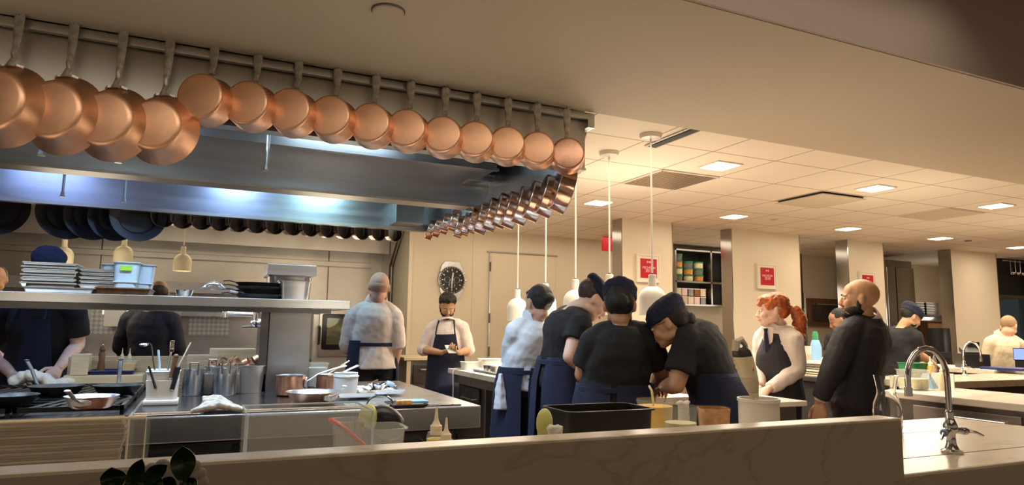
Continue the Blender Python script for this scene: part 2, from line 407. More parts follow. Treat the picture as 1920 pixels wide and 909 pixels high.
# work lamps and sprinkler drops inside the hood
c = on_y(890, 340, 4.28)
l = MB().box((c.x-.09, 4.15, c.z-.03), (c.x+.09, 4.29, c.z+.03), .012).build('work_lamp', 'steel', hood, world=True)
MB().box((c.x-.07, 4.14, c.z-.02), (c.x+.07, 4.152, c.z+.02), .004).build('lens', 'glass', l)
for ch in l.children: ch.location = (0, -4.3, -ZC)
for i, (px_, py0, py1, Y) in enumerate([(500, 232, 318, 3.45), (117, 316, 368, 5.0), (232, 328, 378, 5.0), (440, 348, 376, 5.6), (77, 262, 290, 3.6), (222, 292, 304, 3.7)]):
    a = on_y(px_, py1, Y); b = MB()
    b.cyl((a.x, Y, a.z+.02), (a.x, Y, 2.545), .008, n=8); b.cyl((a.x, Y, a.z), (a.x, Y, a.z+.03), .014, .010, n=8)
    b.cyl((a.x, Y, a.z-.004), (a.x, Y, a.z), .018, n=10)
    b.build('sprinkler_drop', 'steel_dirty' if i else 'chrome', hood, world=True)
# pan rails
rl = MB().box((HL, 2.905, 2.372), (HX+.03, 2.93, 2.408), .003); rl.box((HX-.005, 2.905, 2.33), (HX+.035, 3.0, 2.408), .003)
for k in range(12): rl.box((HL+.2+k*.35, 2.93, 2.38), (HL+.23+k*.35, 2.946, 2.40))
rl.build('pan_rail', 'steel', hood, world=True)
MB().box((HX+.03, 2.95, 2.372), (HX+.05, HY1, 2.40), .003).box((HX, 3.2, 2.38), (HX+.03, 3.23, 2.395)).box((HX, 5.0, 2.38), (HX+.03, 5.03, 2.395)).build('pan_rail', 'steel_dirty', hood, world=True)
MB().box((HL, HY1+.05, 2.36), (HX, HY1+.07, 2.39), .003).box((-1, HY1, 2.37), (-.97, HY1+.05, 2.385)).box((1, HY1, 2.37), (1.03, HY1+.05, 2.385)).build('pan_rail', 'steel_dirty', hood, world=True)

# ------------------------------------------------------------------ pans: hang from the origin, opening to +Y, bottom to -Y
def arc(cx, cz, r, a0, a1, n=5): return [(cx+r*math.cos(R_(a0+(a1-a0)*i/n)), cz+r*math.sin(R_(a0+(a1-a0)*i/n))) for i in range(n+1)]
def make_pan(name, label, cat, rb, rr, dep, hl, body='copper', lining='tin', handle='cast', hooks=True, pr=.018, roll=.0, loc=(0, 0, 0), rz=0, group=None):
    t = thing(name, label, cat, loc, rz, group)
    # axis along -Y through the pan centre, which is rr+hl*.94 below the hook
    zc = -(hl+rr*.97)
    # profile: (radius, distance from the rim plane towards the bottom)
    out = [(rr+.003, 0), (rr, .004)] + arc(rb-pr, dep-pr, pr, 0, 90, 5) + [(0, dep)]
    MB().lathe(out, (0, 0, zc), (0, -1, 0), 40).build('body', body, t)
    t_ = .0025
    inn = [(rr+.003, 0), (rr-t_, .001)] + [(x-t_, y-t_) for x, y in arc(rb-pr, dep-pr, pr, 0, 90, 4)] + [(0, dep-t_)]
    MB().lathe(inn, (0, 0, zc), (0, -1, 0), 40).build('lining', lining, t)
    # handle: flat cast bar with a hanging eye, kinked neck and riveted plate
    zt = zc+rr
    rings = []
    for z, y, wx, wy in [(.006, 0, .009, .003), (-.004, 0, .0125, .0035), (-hl*.35, -.001, .011, .0045), (-hl*.62, -.003, .0085, .0055), (-hl*.74, -.010, .0065, .0065), (-hl*.82, -.004, .0075, .006), (-hl*.90, -.016, .0065, .006), (-hl*.97, -.022, .009, .005), (-hl*1.01, -.026, .011, .005)]:
        rings.append([(wx*1.6*math.cos(k*PI/4), y+wy*1.5*math.sin(k*PI/4), z) for k in range(8)])
    h = MB().loft(rings)
    hb = h.build('handle', handle, t)
    pl = MB().loft([[( rr*math.sin(u*.30)*1.0, -.014-.012*v_, zc+rr*math.cos(u*.30)+dz) for u, v_ in [(-1, 0), (-.6, 1.1), (0, .6), (.6, 1.1), (1, 0), (.6, -1.1), (0, -.6), (-.6, -1.1)]] for dz in (-.004, .0045)])
    for u in (-.6, 0, .6): pl.ell((rr*math.sin(u*.3), -.014, zc+rr*math.cos(u*.3)+.006), .004, n=8, m=5)
    pl.build('rivet_plate', handle, t)
    if hooks:
        hk = MB(); hk.tube([(0, .02, .012), (0, .02, .024), (0, .008, .030), (0, -.006, .026), (0, -.009, .008), (0, -.004, -.004), (0, .004, -.004)], .0025, 6)
        hk.build('hook', 'steel_dirty', t)
    return t

RY = 2.875     # the hooks of the front row
front = [ # hook px, hook py, disc bottom py, pan centre px, radius px
 (38, 28, 272), (140, 44, 286), (232, 58, 298), (320, 72, 304),
 (403, 88, 232), (485, 101, 242), (561, 115, 252), (634, 129, 262), (706, 142, 273), (771, 154, 281), (836, 166, 291), (895, 176, 298), (953, 186, 305), (1008, 196, 312), (1063, 206, 321)]
sh_big = 'large flared copper pan, %s of the four big pans on the front rail'
ords = ['leftmost', 'second from left', 'third from left', 'rightmost']
sm = ['biggest, just right of the flared pans', 'second after the flared pans', 'third after the flared pans', 'fourth after the flared pans', 'fifth after the flared pans', 'sixth of the eleven small pans', 'fifth from the corner of the hood', 'fourth from the corner of the hood', 'third from the corner of the hood', 'next to last before the corner of the hood', 'last and darkest at the corner of the hood']
for i, (hx, hy, by) in enumerate(front):
    a = on_y(hx, hy, RY); b = on_y(hx, by, RY-.04)
    tot = a.z-b.z
    if i < 4:
        rr = [.150, .148, .143, .138][i]; hl = tot-2*rr+.01
        t = make_pan('saute_pan', sh_big % ords[i], 'pan', rr*.76, rr, .088, hl, 'copper', loc=(a.x, RY, a.z), rz=R_(-24+i), group='flared copper pans on the front rail', pr=.022)
    else:
        rr = .100-.0013*(i-4); hl = tot-2*rr+.01
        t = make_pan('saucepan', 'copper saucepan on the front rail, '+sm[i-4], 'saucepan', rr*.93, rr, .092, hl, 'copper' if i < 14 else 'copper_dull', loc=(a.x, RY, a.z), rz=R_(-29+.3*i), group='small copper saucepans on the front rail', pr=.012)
    t.rotation_euler.y = 0
# right hand row, bottoms turned to the hood
side = [(1108, .092, 2.97, .105), (1078, .105, 3.13, .10), (1050, .103, 3.30, .095), (1022, .10, 3.48, .095), (996, .097, 3.68, .09), (965, .094, 3.88, .09)]
sd_lab = ['nearest the hood corner', 'second from the hood corner', 'third from the hood corner', 'fourth from the hood corner', 'fifth from the hood corner', 'sixth from the hood corner', 'seventh from the hood corner', 'eighth from the hood corner', 'ninth from the hood corner', 'tenth from the hood corner', 'eleventh from the hood corner', 'fourth from the far end', 'third from the far end', 'second from the far end', 'last at the far end']
ys = [3.03+.160*i for i in range(8)] + [4.36, 4.50, 4.64, 4.84, 5.04, 5.24, 5.44]
for i, y in enumerate(ys):
    rr = .118-.0012*i if i < 8 else .085
    low = 1.862 if i < 5 else (1.885 if i < 8 else (1.92 if i < 11 else 2.0))
    zt = 2.40; hl = zt-low-2*rr
    t = make_pan('saucepan', 'copper saucepan outside the right end of the hood, '+sd_lab[i], 'saucepan', rr*.97, rr, .080 if i < 8 else .06, hl, 'copper_side', loc=(HX+.075, y, zt), group='copper saucepans on the right end rail', pr=.008)
    t.rotation_euler = (Matrix.Rotation(R_(17), 3, 'Y') @ Matrix.Rotation(R_(-104), 3, 'Z')).to_euler()
# rear row, interiors to the front
rear = [304+k*36.5*(1-.006*k) for k in range(14)]
rl_ = ['beside the black frying pans'] + ['%s right of the black frying pans' % s for s in ('second', 'third', 'fourth', 'fifth', 'sixth', 'seventh')] + ['%s from the far corner' % s for s in ('seventh', 'sixth', 'fifth', 'fourth', 'third', 'second')] + ['at the far corner']
for i, px_ in enumerate(rear):
    base_y = 428+(px_-304)*(446-418)/450
    a = on_y(px_, base_y-2, HY1+.09); rr = .088-.001*i; zt = 2.39; hl = zt-a.z-2*rr
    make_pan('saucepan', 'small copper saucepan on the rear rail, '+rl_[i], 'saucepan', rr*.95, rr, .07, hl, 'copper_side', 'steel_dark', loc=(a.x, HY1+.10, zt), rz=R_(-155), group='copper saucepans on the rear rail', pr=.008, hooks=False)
for i, (px_, by, rr) in enumerate([(-22, 436, .20), (118, 446, .20), (168, 449, .185), (213, 452, .18), (257, 454, .19)]):
    a = on_y(px_, by, HY1+.10); zt = 2.39; hl = max(.02, zt-a.z-2*rr)
    make_pan('frying_pan', 'dark frying pan on the rear rail, ' + ['cut off by the left edge of the picture', 'leftmost of the four overlapping ones', 'second of the four overlapping ones', 'third of the four overlapping ones', 'rightmost of the four overlapping ones'][i], 'frying pan', rr*.72, rr, .045, hl, 'carbon', 'carbon', 'carbon', loc=(a.x, HY1+.24-.045*i, zt), rz=R_(180+(16 if i else 0)), group='dark frying pans on the rear rail', pr=.02, hooks=False)

# ------------------------------------------------------------------ cooking island
IX, IY0, IY1 = 1.30, 3.24, 4.84
isl = thing('cooking_island', 'long stainless steel cooking island under the range hood', 'cooking range', (0, 4.0, 0))
b = MB(); b.box((-2.4, IY0, .79), (IX, IY1, .90), .006); b.build('worktop', 'steel', isl, world=True, smooth=False)
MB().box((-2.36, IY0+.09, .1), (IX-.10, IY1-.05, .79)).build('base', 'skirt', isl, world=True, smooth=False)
MB().box((-2.3, IY0+.15, 0), (IX-.2, IY1-.1, .1)).build('plinth', 'blkmat', isl, world=True, smooth=False)
x0, x1 = on_y(250, 780, 3.3).x, on_y(655, 760, 3.3).x
b = MB(); b.box((x0, IY0+.07, .900), (.64, IY1-.35, .912), .003); b.build('hot_plate', 'hob', isl, world=True, smooth=False)
b = MB(); b.tube([(x0, IY0+.035, .912), (x0+.9, IY0+.035, .912), (IX-.2, IY0+.035, .912)], .006, 6); b.box((x0, IY0+.02, .90), (IX-.1, IY0+.05, .907)); b.build('front_trim', 'chrome', isl, world=True)
# open burners with cast grates on the left
b = MB(); b.box((-2.3, IY0+.05, .900), (x0-.02, IY1-.28, .906)); b.build('burner_tray', 'iron', isl, world=True, smooth=False)
for gi in range(4):
    g0 = x0-.03-(gi+1)*.40; b = MB()
    for r_ in range(2):
        ya, yb = IY0+.09+r_*.60, IY0+.66+r_*.60
        b.box((g0, ya, .925), (g0+.39, ya+.014, .945)); b.box((g0, yb, .925), (g0+.39, yb+.014, .945)); b.box((g0, ya, .925), (g0+.014, yb, .945)); b.box((g0+.376, ya, .925), (g0+.39, yb, .945))
        for k in range(1, 8):
            f = k/8
            b.tube([(g0+.39*f, ya, .94), (g0+.39*min(1, f+.25), ya+.57*(.5), .948), (g0+.39*f, yb, .94)], .0065, 5)
        for k in range(1, 5): b.box((g0, ya+.57*k/5, .930), (g0+.39, ya+.57*k/5+.01, .945))
        for fx in (0, .376):
            for fy in (ya, yb): b.box((g0+fx, fy, .905), (g0+fx+.014, fy+.014, .93))
    b.build('grate', 'iron', isl, world=True, smooth=False)
# front panels
for (xa, xb) in ((x0, on_y(460, 800, IY0+.09).x), (on_y(470, 800, IY0+.09).x, on_y(700, 800, IY0+.09).x), (on_y(712, 800, IY0+.09).x, IX-.12), (-1.2, x0-.03)):
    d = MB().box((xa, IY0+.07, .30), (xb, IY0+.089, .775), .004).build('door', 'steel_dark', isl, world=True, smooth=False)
    ex = (xb-xa)*.5
    h = MB().tube([(xa+.03, IY0+.07, .735), (xa+.03, IY0+.03, .73), (xa+.05, IY0+.02, .728), (xa+ex, IY0+.02, .728), (xa+ex+.02, IY0+.03, .73), (xa+ex+.02, IY0+.07, .735)], .007, 8)
    o = h.build('handle', 'steel_dirty', d); o.location = (0, -4.0, 0)
k = MB().cyl((on_y(445, 825, 3.3).x, IY0+.07, .745), (on_y(445, 825, 3.3).x, IY0+.03, .745), .022, .019, 18); k.build('knob', 'blk', isl, world=True)
# middle column and overshelf
cy0 = 4.03
cx0, cx1 = on_y(500, 700, cy0).x, on_y(579, 700, cy0).x
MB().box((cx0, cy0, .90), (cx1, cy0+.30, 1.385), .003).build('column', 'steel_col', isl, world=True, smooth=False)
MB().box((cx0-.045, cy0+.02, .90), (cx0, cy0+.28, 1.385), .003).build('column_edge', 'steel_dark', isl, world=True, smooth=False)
SZ = 1.435
sh = thing('overshelf', 'long stainless steel shelf running over the cooking island on a column', 'shelf', (0, 4.2, SZ))
sx1 = on_y(657, 575, 3.95).x
MB().box((-2.3, 3.95, 1.385), (sx1, 4.50, SZ), .004).build('board', 'steel', sh, world=True, smooth=False)
MB().box((-2.25, 4.0, 1.36), (sx1-.1, 4.04, 1.385)).box((-2.25, 4.4, 1.36), (sx1-.1, 4.44, 1.385)).build('stiffener', 'steel_dark', sh, world=True, smooth=False)

# ------------------------------------------------------------------ marble pass ledge and prep counter in front
LY = 1.30
LX = on_y(1694, 840, LY).x
LZ = on_y(1690, 784, LY).z
def slab_y(z, y0, y1, x0, x1, th, name, m, par): return MB().box((x0, y0, z-th), (x1, y1, z), .006).build(name, m, par, world=True, smooth=False)
lt = .075
led = thing('marble_ledge', 'raised veined marble ledge across the foreground', 'ledge', (0, LY, 0))
MB().box((-2.6, LY, .30), (LX, LY+lt, LZ), .006).build('slab', 'marble', led, world=True, smooth=False)
MB().box((-2.6, LY+.03, 0), (LX-.05, LY+lt, .30)).build('base', 'skirt', led, world=True, smooth=False)
cnt = thing('prep_counter', 'marble topped prep counter behind the raised ledge', 'counter', (1, 1.8, 0))
RX = 3.30; FY = LY+lt+.003
b = MB(); b.box((-2.6, FY, .86), (LX+.005, 2.12, .90), .005)
b.build('worktop', 'marble_w', cnt, world=True, smooth=False)
sk0 = on_z(1697, 832, .9); 
# right part of the counter with an undermounted sink next to the ledge
sx0, sx1_, sy0, sy1 = LX+.005, LX+.17, 1.50, 1.86
b = MB(); b.box((LX+.005, LY+.03, .80), (RX, sy0, .90), .008); b.box((LX+.005, sy1, .80), (RX, 2.14, .90), .008); b.box((sx1_, sy0, .80), (RX, sy1, .90))
b.build('sink_worktop', 'marble', cnt, world=True, smooth=False)
b = MB(); b.box((LX+.005, sy0-.02, .62), (sx1_+.02, sy1+.02, .63)); b.box((sx1_+.005, sy0-.02, .62), (sx1_+.02, sy1+.02, .80)); b.box((LX+.005, sy0-.03, .62), (sx1_+.02, sy0-.015, .80)); b.box((LX+.005, sy1+.005, .62), (sx1_+.02, sy1+.02, .80))
b.build('sink', 'steel', cnt, world=True, smooth=False)
MB().box((-2.5, FY+.02, .08), (LX, 2.05, .86)).build('base', 'skirt', cnt, world=True, smooth=False)
MB().box((LX+.03, LY+.06, .0), (RX-.05, 2.08, .62)).build('base', 'marble', cnt, world=True, smooth=False)
MB().box((LX+.006, LY+.035, .62), (RX-.02, LY+.055, .80)).build('front_panel', 'marble', cnt, world=True, smooth=False)
# ------------------------------------------------------------------ ceiling fixtures
def plate_on(name, px_, py_, label, cat, m, r, group=None):
    p = on_z(px_, py_, ZC if py_ > 200 else 2.41); return p
lights = [(1350, 310), (1641, 352), (1867, 385), (1376, 405), (1590, 428), (1763, 446), (1122, 379), (1909, 463)]
llab = ['nearest, beside the mesh vent', 'second in the front row, left of the dull grille', 'rightmost in the front row', 'above the second wall pillar', 'above the third wall pillar', 'above the fourth wall pillar', 'behind the hanging copper pans', 'at the far right edge']
for i, (x, y) in enumerate(lights):
    p = on_z(x, y, ZC); t = thing('ceiling_light', 'small square white recessed ceiling light, '+llab[i], 'ceiling light', (p.x, p.y, ZC), 0, 'square recessed ceiling lights')
    h = .105
    MB().box((-h-.02, -h-.02, -.010), (h+.02, h+.02, 0), .003).build('frame', 'white', t, smooth=False)
    MB().box((-h, -h, -.014), (h, h, -.009)).build('diffuser', 'lamp', t, smooth=False)
    area('downlight', (p.x, p.y, ZC-.03), .2, .2, 7, WARM)
def cell(px_, py_):
    p = on_z(px_, py_, ZC); cx = 2.70+(math.floor((p.x-2.70)/.609)+.5)*.609; cy = 3.77+(math.floor((p.y-3.77)/.609)+.5)*.609; return cx, cy
cx, cy = cell(1262, 336)
t = thing('ceiling_vent', 'square perforated mesh return vent in the tiled ceiling near the pendants', 'air vent', (cx, cy, ZC))
MB().box((-.29, -.29, -.010), (.29, .29, -.004)).build('grille', 'mesh_vent', t, smooth=False)
b = MB()
for s_ in (-1, 1): b.box((-.3, s_*.295-.008, -.012), (.3, s_*.295+.008, 0)); b.box((s_*.295-.008, -.3, -.012), (s_*.295+.008, .3, 0))
b.build('frame', 'white', t, smooth=False)
for (x, y, lb) in ((1543, 372, 'square supply diffuser tilted open with a dark gap, above the second pillar'), (1757, 400, 'dull flat square return grille in the tiled ceiling')):
    cx, cy = cell(x, y)
    t = thing('ceiling_vent', lb, 'air vent', (cx, cy, ZC))
    MB().box((-.29, -.29, -.03 if x < 1600 else -.012), (.29, .29, -.022 if x < 1600 else -.004)).build('plate', 'soffit', t, smooth=False)
    if x < 1600: MB().box((-.27, -.27, -.022), (.27, .27, 0)).build('throat', 'blkmat', t, smooth=False)
    else: MB().box((-.30, -.30, -.006), (.30, .30, 0)).build('frame', 'white', t, smooth=False)
p = on_z(1278, 250, ZC)
t = thing('ceiling_vent', 'long narrow slot vent with a dark opening behind the bulkhead edge', 'air vent', (p.x, p.y, ZC))
MB().box((-.05, -.35, -.012), (.05, .35, 0), .002).build('frame', 'steel_dirty', t, smooth=False)
MB().box((-.03, -.33, -.016), (.03, .33, -.011)).build('slot', 'blkmat', t, smooth=False)
p = on_z(728, 20, 2.41)
t = thing('smoke_detector', 'round flush white disc on the low bulkhead above the pans', 'smoke detector', (p.x, p.y, 2.41))
MB().lathe([(0, -.012), (.052, -.012), (.056, -.008), (.056, 0)], n=32).build('cover', 'soffit', t)
MB().lathe([(.056, -.004), (.060, -.003), (.060, 0)], n=32).build('ring', 'steel_dark', t)
p = on_z(1451, 411, ZC)
t = thing('sprinkler_cap', 'small round cap in the tiled ceiling above the second poster', 'sprinkler cap', (p.x, p.y, ZC))
MB().lathe([(0, -.01), (.04, -.008), (.045, 0)], n=20).build('cap', 'soffit', t)
p = on_z(1815, 451, ZC)
t = thing('sprinkler_cap', 'small dark round cap in the tiled ceiling at far right', 'sprinkler cap', (p.x, p.y, ZC))
MB().lathe([(0, -.012), (.04, -.01), (.045, 0)], n=20).build('cap', 'skirt', t)

# ------------------------------------------------------------------ pendant heat lamps over the pass
def pendant(x, y, zb, lab, m='white', grp='white pendant heat lamps over the pass', r=.09, top=ZC, hgt=.20):
    t = thing('pendant_lamp', lab, 'pendant lamp', (x, y, top), 0, grp)
    k = r/.09
    zt = zb+hgt*k-top; zz = zb-top
    MB().lathe([(0, 0), (.075, 0), (.075, -.012), (.066, -.028), (.02, -.034), (0, -.036)], n=28).build('canopy', m, t)
    MB().cyl((0, 0, -.03), (0, 0, zt+.07*k), .0065, n=8).build('rod', m, t)
    sh_ = [(.018*k, zt+.075*k), (.026*k, zt+.072*k), (.026*k, zt+.018*k), (.030*k, zt+.005*k)] + [(r*math.sin(R_(a)), zz+hgt*k*.55+(hgt*.45*k)*math.cos(R_(a))) for a in (18, 30, 45, 60, 75, 90)] + [(r*1.0, zz+.02), (r*1.02, zz), (r*.97, zz), (r*.95, zz+hgt*.5*k), (r*.6, zz+hgt*.85*k), (0, zz+hgt*.92*k)]
    s = MB().lathe(sh_, n=32).build('shade', m, t)
    b = MB().ell((0, 0, zz+.06), (.035*k, .035*k, .05*k)).build('bulb', 'lamp', t)
    MB().cyl((0, 0, zt+.07*k), (0, 0, zt+.082*k), .010*k, n=8).build('collar', 'blk', t)
    return t
pend = [(1220, 252, 597, 'frontmost of five, dome fully visible'), (1142, 285, 600, 'second from the front of five'), (1079, None, 600, 'third from the front of five'), (1023, None, 610, 'fourth from the front of five'), (971, None, 614, 'rearmost of five')]
PXL = on_z(1220, 252, ZC).x
pys = []
for i, (x, y, yb, lb) in enumerate(pend):
    if y: p = on_z(x, y, ZC)
    else: p = on_x(x, 500, PXL)
    pys.append(p.y)
    q = on_x(x, yb, p.x if y else PXL) if abs(ray(x, yb).x) > .01 else p
    zb = {0: 1.385, 1: 1.40, 2: 1.39, 3: 1.385, 4: 1.36}[i]
    pendant(p.x, p.y, zb, 'white pendant heat lamp on a thin rod, '+lb, r=.095 if i else .088, hgt=.20)
    l = bpy.data.lights.new('heat_lamp', 'SPOT'); l.energy = 55; l.color = (1, .86, .70); l.spot_size = R_(120); l.shadow_soft_size = .05
    o = bpy.data.objects.new('heat_lamp', l); COL.objects.link(o); o.location = (p.x, p.y, zb-.005)
for i, (x, yt, yb) in enumerate([(117, 452, 498), (230, 458, 494), (341, 430, 508)]):
    Y = 6.9; a = on_y(x, yb, Y)
    pendant(a.x, Y, a.z, 'cream pendant heat lamp over the rear range, '+['behind the blue cap', 'above the plastic tubs', 'rightmost, with a wavy cord'][i], 'cream', 'cream heat lamps over the rear range', r=.078, hgt=.19)

# ------------------------------------------------------------------ posters, clock, door on the walls
def poster(px0, py0, px1, py1, year, lb):
    a = on_y(px0, py0, PY-.03); c = on_y(px1, py1, PY-.03); w_, h_ = abs(c.x-a.x), abs(a.z-c.z)
    t = thing('framed_poster', lb, 'poster', ((a.x+c.x)/2, PY-.004, (a.z+c.z)/2))
    w2, h2 = w_/2, h_/2; mw = w2*.36
    b = MB(); b.box((-w2-mw, -.022, -h2-mw), (w2+mw, -.016, h2+mw)); b.build('mat_board', 'frame_w', t, smooth=False)
    b = MB()
    for s_ in (-1, 1): b.box((s_*(w2+mw)-.010, -.03, -h2-mw+.010), (s_*(w2+mw)+.010, 0, h2+mw-.010)); b.box((-w2-mw-.01, -.03, s_*(h2+mw)-.010), (w2+mw+.01, 0, s_*(h2+mw)+.010))
    b.build('frame', 'frame_w', t, smooth=False)
    MB().box((-w2, -.026, -h2), (w2, -.021, h2)).build('print', 'poster', t, smooth=False)
    text('MICHELIN', w_*.175, 'pink', t, (0, -.027, h2*.06), (PI/2, 0, 0), 'printed_name')
    text(year, w_*.22, 'pink', t, (0, -.027, -h2*.26), (PI/2, 0, 0), 'printed_year')
    st = MB()
    for s_ in (-1, 1):
        for k in range(6): st.ell((s_*w_*.07+w_*.035*math.cos(k*PI/3), -.027, h2*.66+w_*.035*math.sin(k*PI/3)), (w_*.022, .001, w_*.022), n=8, m=6)
    st.build('printed_rosettes', 'pink', t)
poster(1201, 484, 1232, 522, '2017', 'red poster in a pale frame on the first wall pillar, behind a lamp rod')
poster(1426, 501, 1452, 535, '2018', 'red poster in a pale frame on the second pillar, above the red haired woman')
poster(1617, 515, 1639, 548, '2019', 'red poster on the third pillar, partly hidden by the bald man\'s head')
# wall clock shaped like a wristwatch
CY = 8.485
c = on_y(846, 525, CY); r = (on_y(870, 525, CY).x-on_y(822, 525, CY).x)/2
t = thing('wall_clock', 'large wall clock shaped like a steel wristwatch with a black dial', 'clock', (c.x, 8.5, c.z))
MB().lathe([(0, 0), (r*1.02, 0), (r*1.05, .02), (r*1.03, .045), (r*.93, .055), (r*.88, .05), (r*.86, .04), (0, .04)], (0, 0, 0), (0, -1, 0), 40).build('case', 'steel', t)
MB().lathe([(r*.99, .046), (r*.98, .054), (r*.86, .056), (r*.85, .05)], (0, 0, 0), (0, -1, 0), 40).build('bezel', 'dial', t)
MB().lathe([(0, .045), (r*.85, .045)], (0, 0, 0), (0, -1, 0), 40).build('dial', 'dial', t)
mk = MB()
for k in range(12):
    a_ = k*PI/6; ro = Matrix.Rotation(a_, 3, 'Y'); p_ = ro @ V((0, 0, r*.73)); mk.box((p_.x-.006, -.0495, p_.z-r*.07), (p_.x+.006, -.047, p_.z+r*.07), rot=ro)
for k in range(30):
    a_ = k*PI/15; ro = Matrix.Rotation(a_, 3, 'Y'); p_ = ro @ V((0, 0, r*.92)); mk.box((p_.x-.003, -.0585, p_.z-r*.03), (p_.x+.003, -.055, p_.z+r*.03), rot=ro)
for (ax_, az_) in ((-.36, 0), (.36, 0), (0, -.38)): mk.tube([(r*(ax_+.22*math.cos(q*PI/8)), -.049, r*(az_+.22*math.sin(q*PI/8))) for q in range(16)], .0035, 4, closed=True)
mk.build('markings', 'tin', t)['kind'] = 'stuff'
for ang, ln, w_ in ((8, .55, .010), (182, .62, .008)):
    ro = Matrix.Rotation(R_(ang), 3, 'Y'); p_ = ro @ V((0, 0, r*ln*.5)); MB().box((p_.x-w_, -.054, p_.z-r*ln*.5), (p_.x+w_, -.051, p_.z+r*ln*.5), rot=ro).build('hand', 'tin', t, smooth=False)
for s_ in (1, -1):
    MB().loft([[(x*w1, -y1, s_*z1) for x, y1 in ((-1, 0), (1, 0), (1, .035), (-1, .035))] for w1, z1 in ((r*.92, r*.60), (r*.80, r*1.0), (r*.62, r*1.28), (r*.50, r*1.36))]).build('strap_lug', 'steel', t, smooth=False)
b = MB()
for a_ in (-28, 0, 28): ro = Matrix.Rotation(R_(90+a_), 3, 'Y'); p_ = ro @ V((0, 0, r*1.0)); q_ = ro @ V((0, 0, r*1.14)); b.cyl((p_.x, -.025, p_.z), (q_.x, -.025, q_.z), .018, n=10)
b.build('crown', 'steel', t)
# flush service door in the back wall and wall seams
a = on_y(919, 474, 8.5); d1 = on_y(1041, 480, 8.5).x
dr = struct(MB().box((a.x, 8.488, 0), (d1, 8.50, a.z), .002).build('door_1', 'wall', smooth=False))
b = MB(); b.box((a.x-.012, 8.475, 0), (a.x+.004, 8.489, a.z)); b.build('door_edge', 'steel', dr, smooth=False)
b = MB(); b.box((a.x-.05, 8.485, a.z+.005), (d1+.03, 8.50, a.z+.025), .002); b.build('door_closer_rail', 'steel_dirty', dr, smooth=False)
for zz in (2.05, 1.35, .9): MB().cyl((a.x-.004, 8.47, zz), (a.x-.004, 8.47, zz+.13), .012, n=8).build('hinge', 'steel_dark', dr)
sx = on_y(886, 500, 8.5).x
struct(MB().box((sx-.004, 8.497, 0), (sx+.004, 8.50, ZC)).build('trim_1', 'soffit', smooth=False))
struct(MB().box((2.352, 8.488, 0), (2.40, 8.50, ZC)).build('trim_2', 'wall_l', smooth=False))
p = on_x(755, 632, 2.36)
t = thing('light_switch', 'white double switch plate on the side wall by the oven', 'light switch', (2.36, min(9.4, max(8.7, p.y)), p.z))
MB().box((-.012, -.06, -.09), (0, .06, .09), .003).build('plate', 'white', t); MB().box((-.018, -.03, -.03), (-.012, .03, .03), .002).build('rocker', 'white', t)
# pan rail and seams on the alcove back wall
a = on_y(0, 463, 9.75); c = on_y(697, 497, 9.75)
t = thing('wall_rail', 'long flat steel utensil rail on the rear range wall', 'rail', ((a.x+c.x)/2, 9.78, (a.z+c.z)/2))
MB().box((a.x, 9.74, a.z-.035), (c.x, 9.755, a.z+.035), .003).build('bar', 'steel_warm', t, world=True, smooth=False)
for x in (-1.5, 0, 1.3): MB().box((x, 9.755, a.z-.02), (x+.04, 9.80, a.z+.02)).build('bracket', 'steel_dirty', t, world=True, smooth=False)
for x in (on_y(617, 480, 9.8).x, on_y(190, 480, 9.8).x): struct(MB().box((x-.008, 9.79, 1.2), (x+.008, 9.80, ZC)).build('trim_3', 'steel_dark', smooth=False))
# sloping return panel of the rear hood
t = thing('wall_hood', 'stainless sloping hood end panel at the rear range wall', 'range hood', (2.2, 9.3, 2.2))
pa = on_x(683, 436, 2.30); pb = on_x(723, 490, 2.30)
MB().prism([(8.75, 2.60), (9.30, 2.12), (9.30, 1.30), (9.79, 1.30), (9.79, 2.60)], .03, 0, 2.31).build('end_panel', 'steel_warm', t, world=True, smooth=False)
MB().tube([(2.305, 8.75, 2.60), (2.305, 9.30, 2.12), (2.305, 9.30, 1.30)], .014, 6).build('edge_trim', 'steel_dark', t, world=True)
MB().box((-3.9, 9.35, 2.30), (2.30, 9.38, 2.60)).build('front_panel', 'steel_warm', t, world=True, smooth=False)

# ------------------------------------------------------------------ rear range line
RYF = 7.35
t = thing('rear_range', 'stainless rear cooking line with splashback and warming shelf', 'cooking range', (0, 8, 0))
rx1 = on_y(580, 640, RYF).x
MB().box((-3.9, RYF, .1), (rx1, 8.3, .88)).build('base', 'steel_dark', t, world=True, smooth=False)
MB().box((-3.9, RYF-.03, .88), (rx1, 8.3, .93), .004).build('worktop', 'steel', t, world=True, smooth=False)
zt = on_y(300, 545, 8.28).z
MB().box((-3.9, 8.28, .93), (rx1, 8.32, zt)).build('splashback', 'steel_dirty', t, world=True, smooth=False)
za = on_y(300, 584, 8.26).z; zb_ = on_y(300, 628, 8.26).z
for xx in (170, 355): MB().box((on_y(xx, 600, 8.27).x, 8.268, zb_), (on_y(xx+75, 600, 8.27).x, 8.28, za), 0).build('perforated_panel', 'perf', t, world=True, smooth=False)
MB().box((-3.9, 7.9, zt-.03), (rx1-.02, 8.3, zt+.09), .004).build('warming_shelf', 'steel', t, world=True, smooth=False)
z3 = on_y(400, 590, 8.0).z
MB().box((on_y(190, 590, 8.0).x, 8.0, z3-.02), (on_y(480, 590, 8.0).x, 8.28, z3+.05), .004).build('lower_shelf', 'steel', t, world=True, smooth=False)
MB().box((on_y(194, 600, 7.9).x, 7.9, on_y(194, 612, 7.9).z), (on_y(232, 600, 7.9).x, 8.0, on_y(194, 580, 7.9).z), .004).build('control_box', 'white_pl', t, world=True, smooth=False)
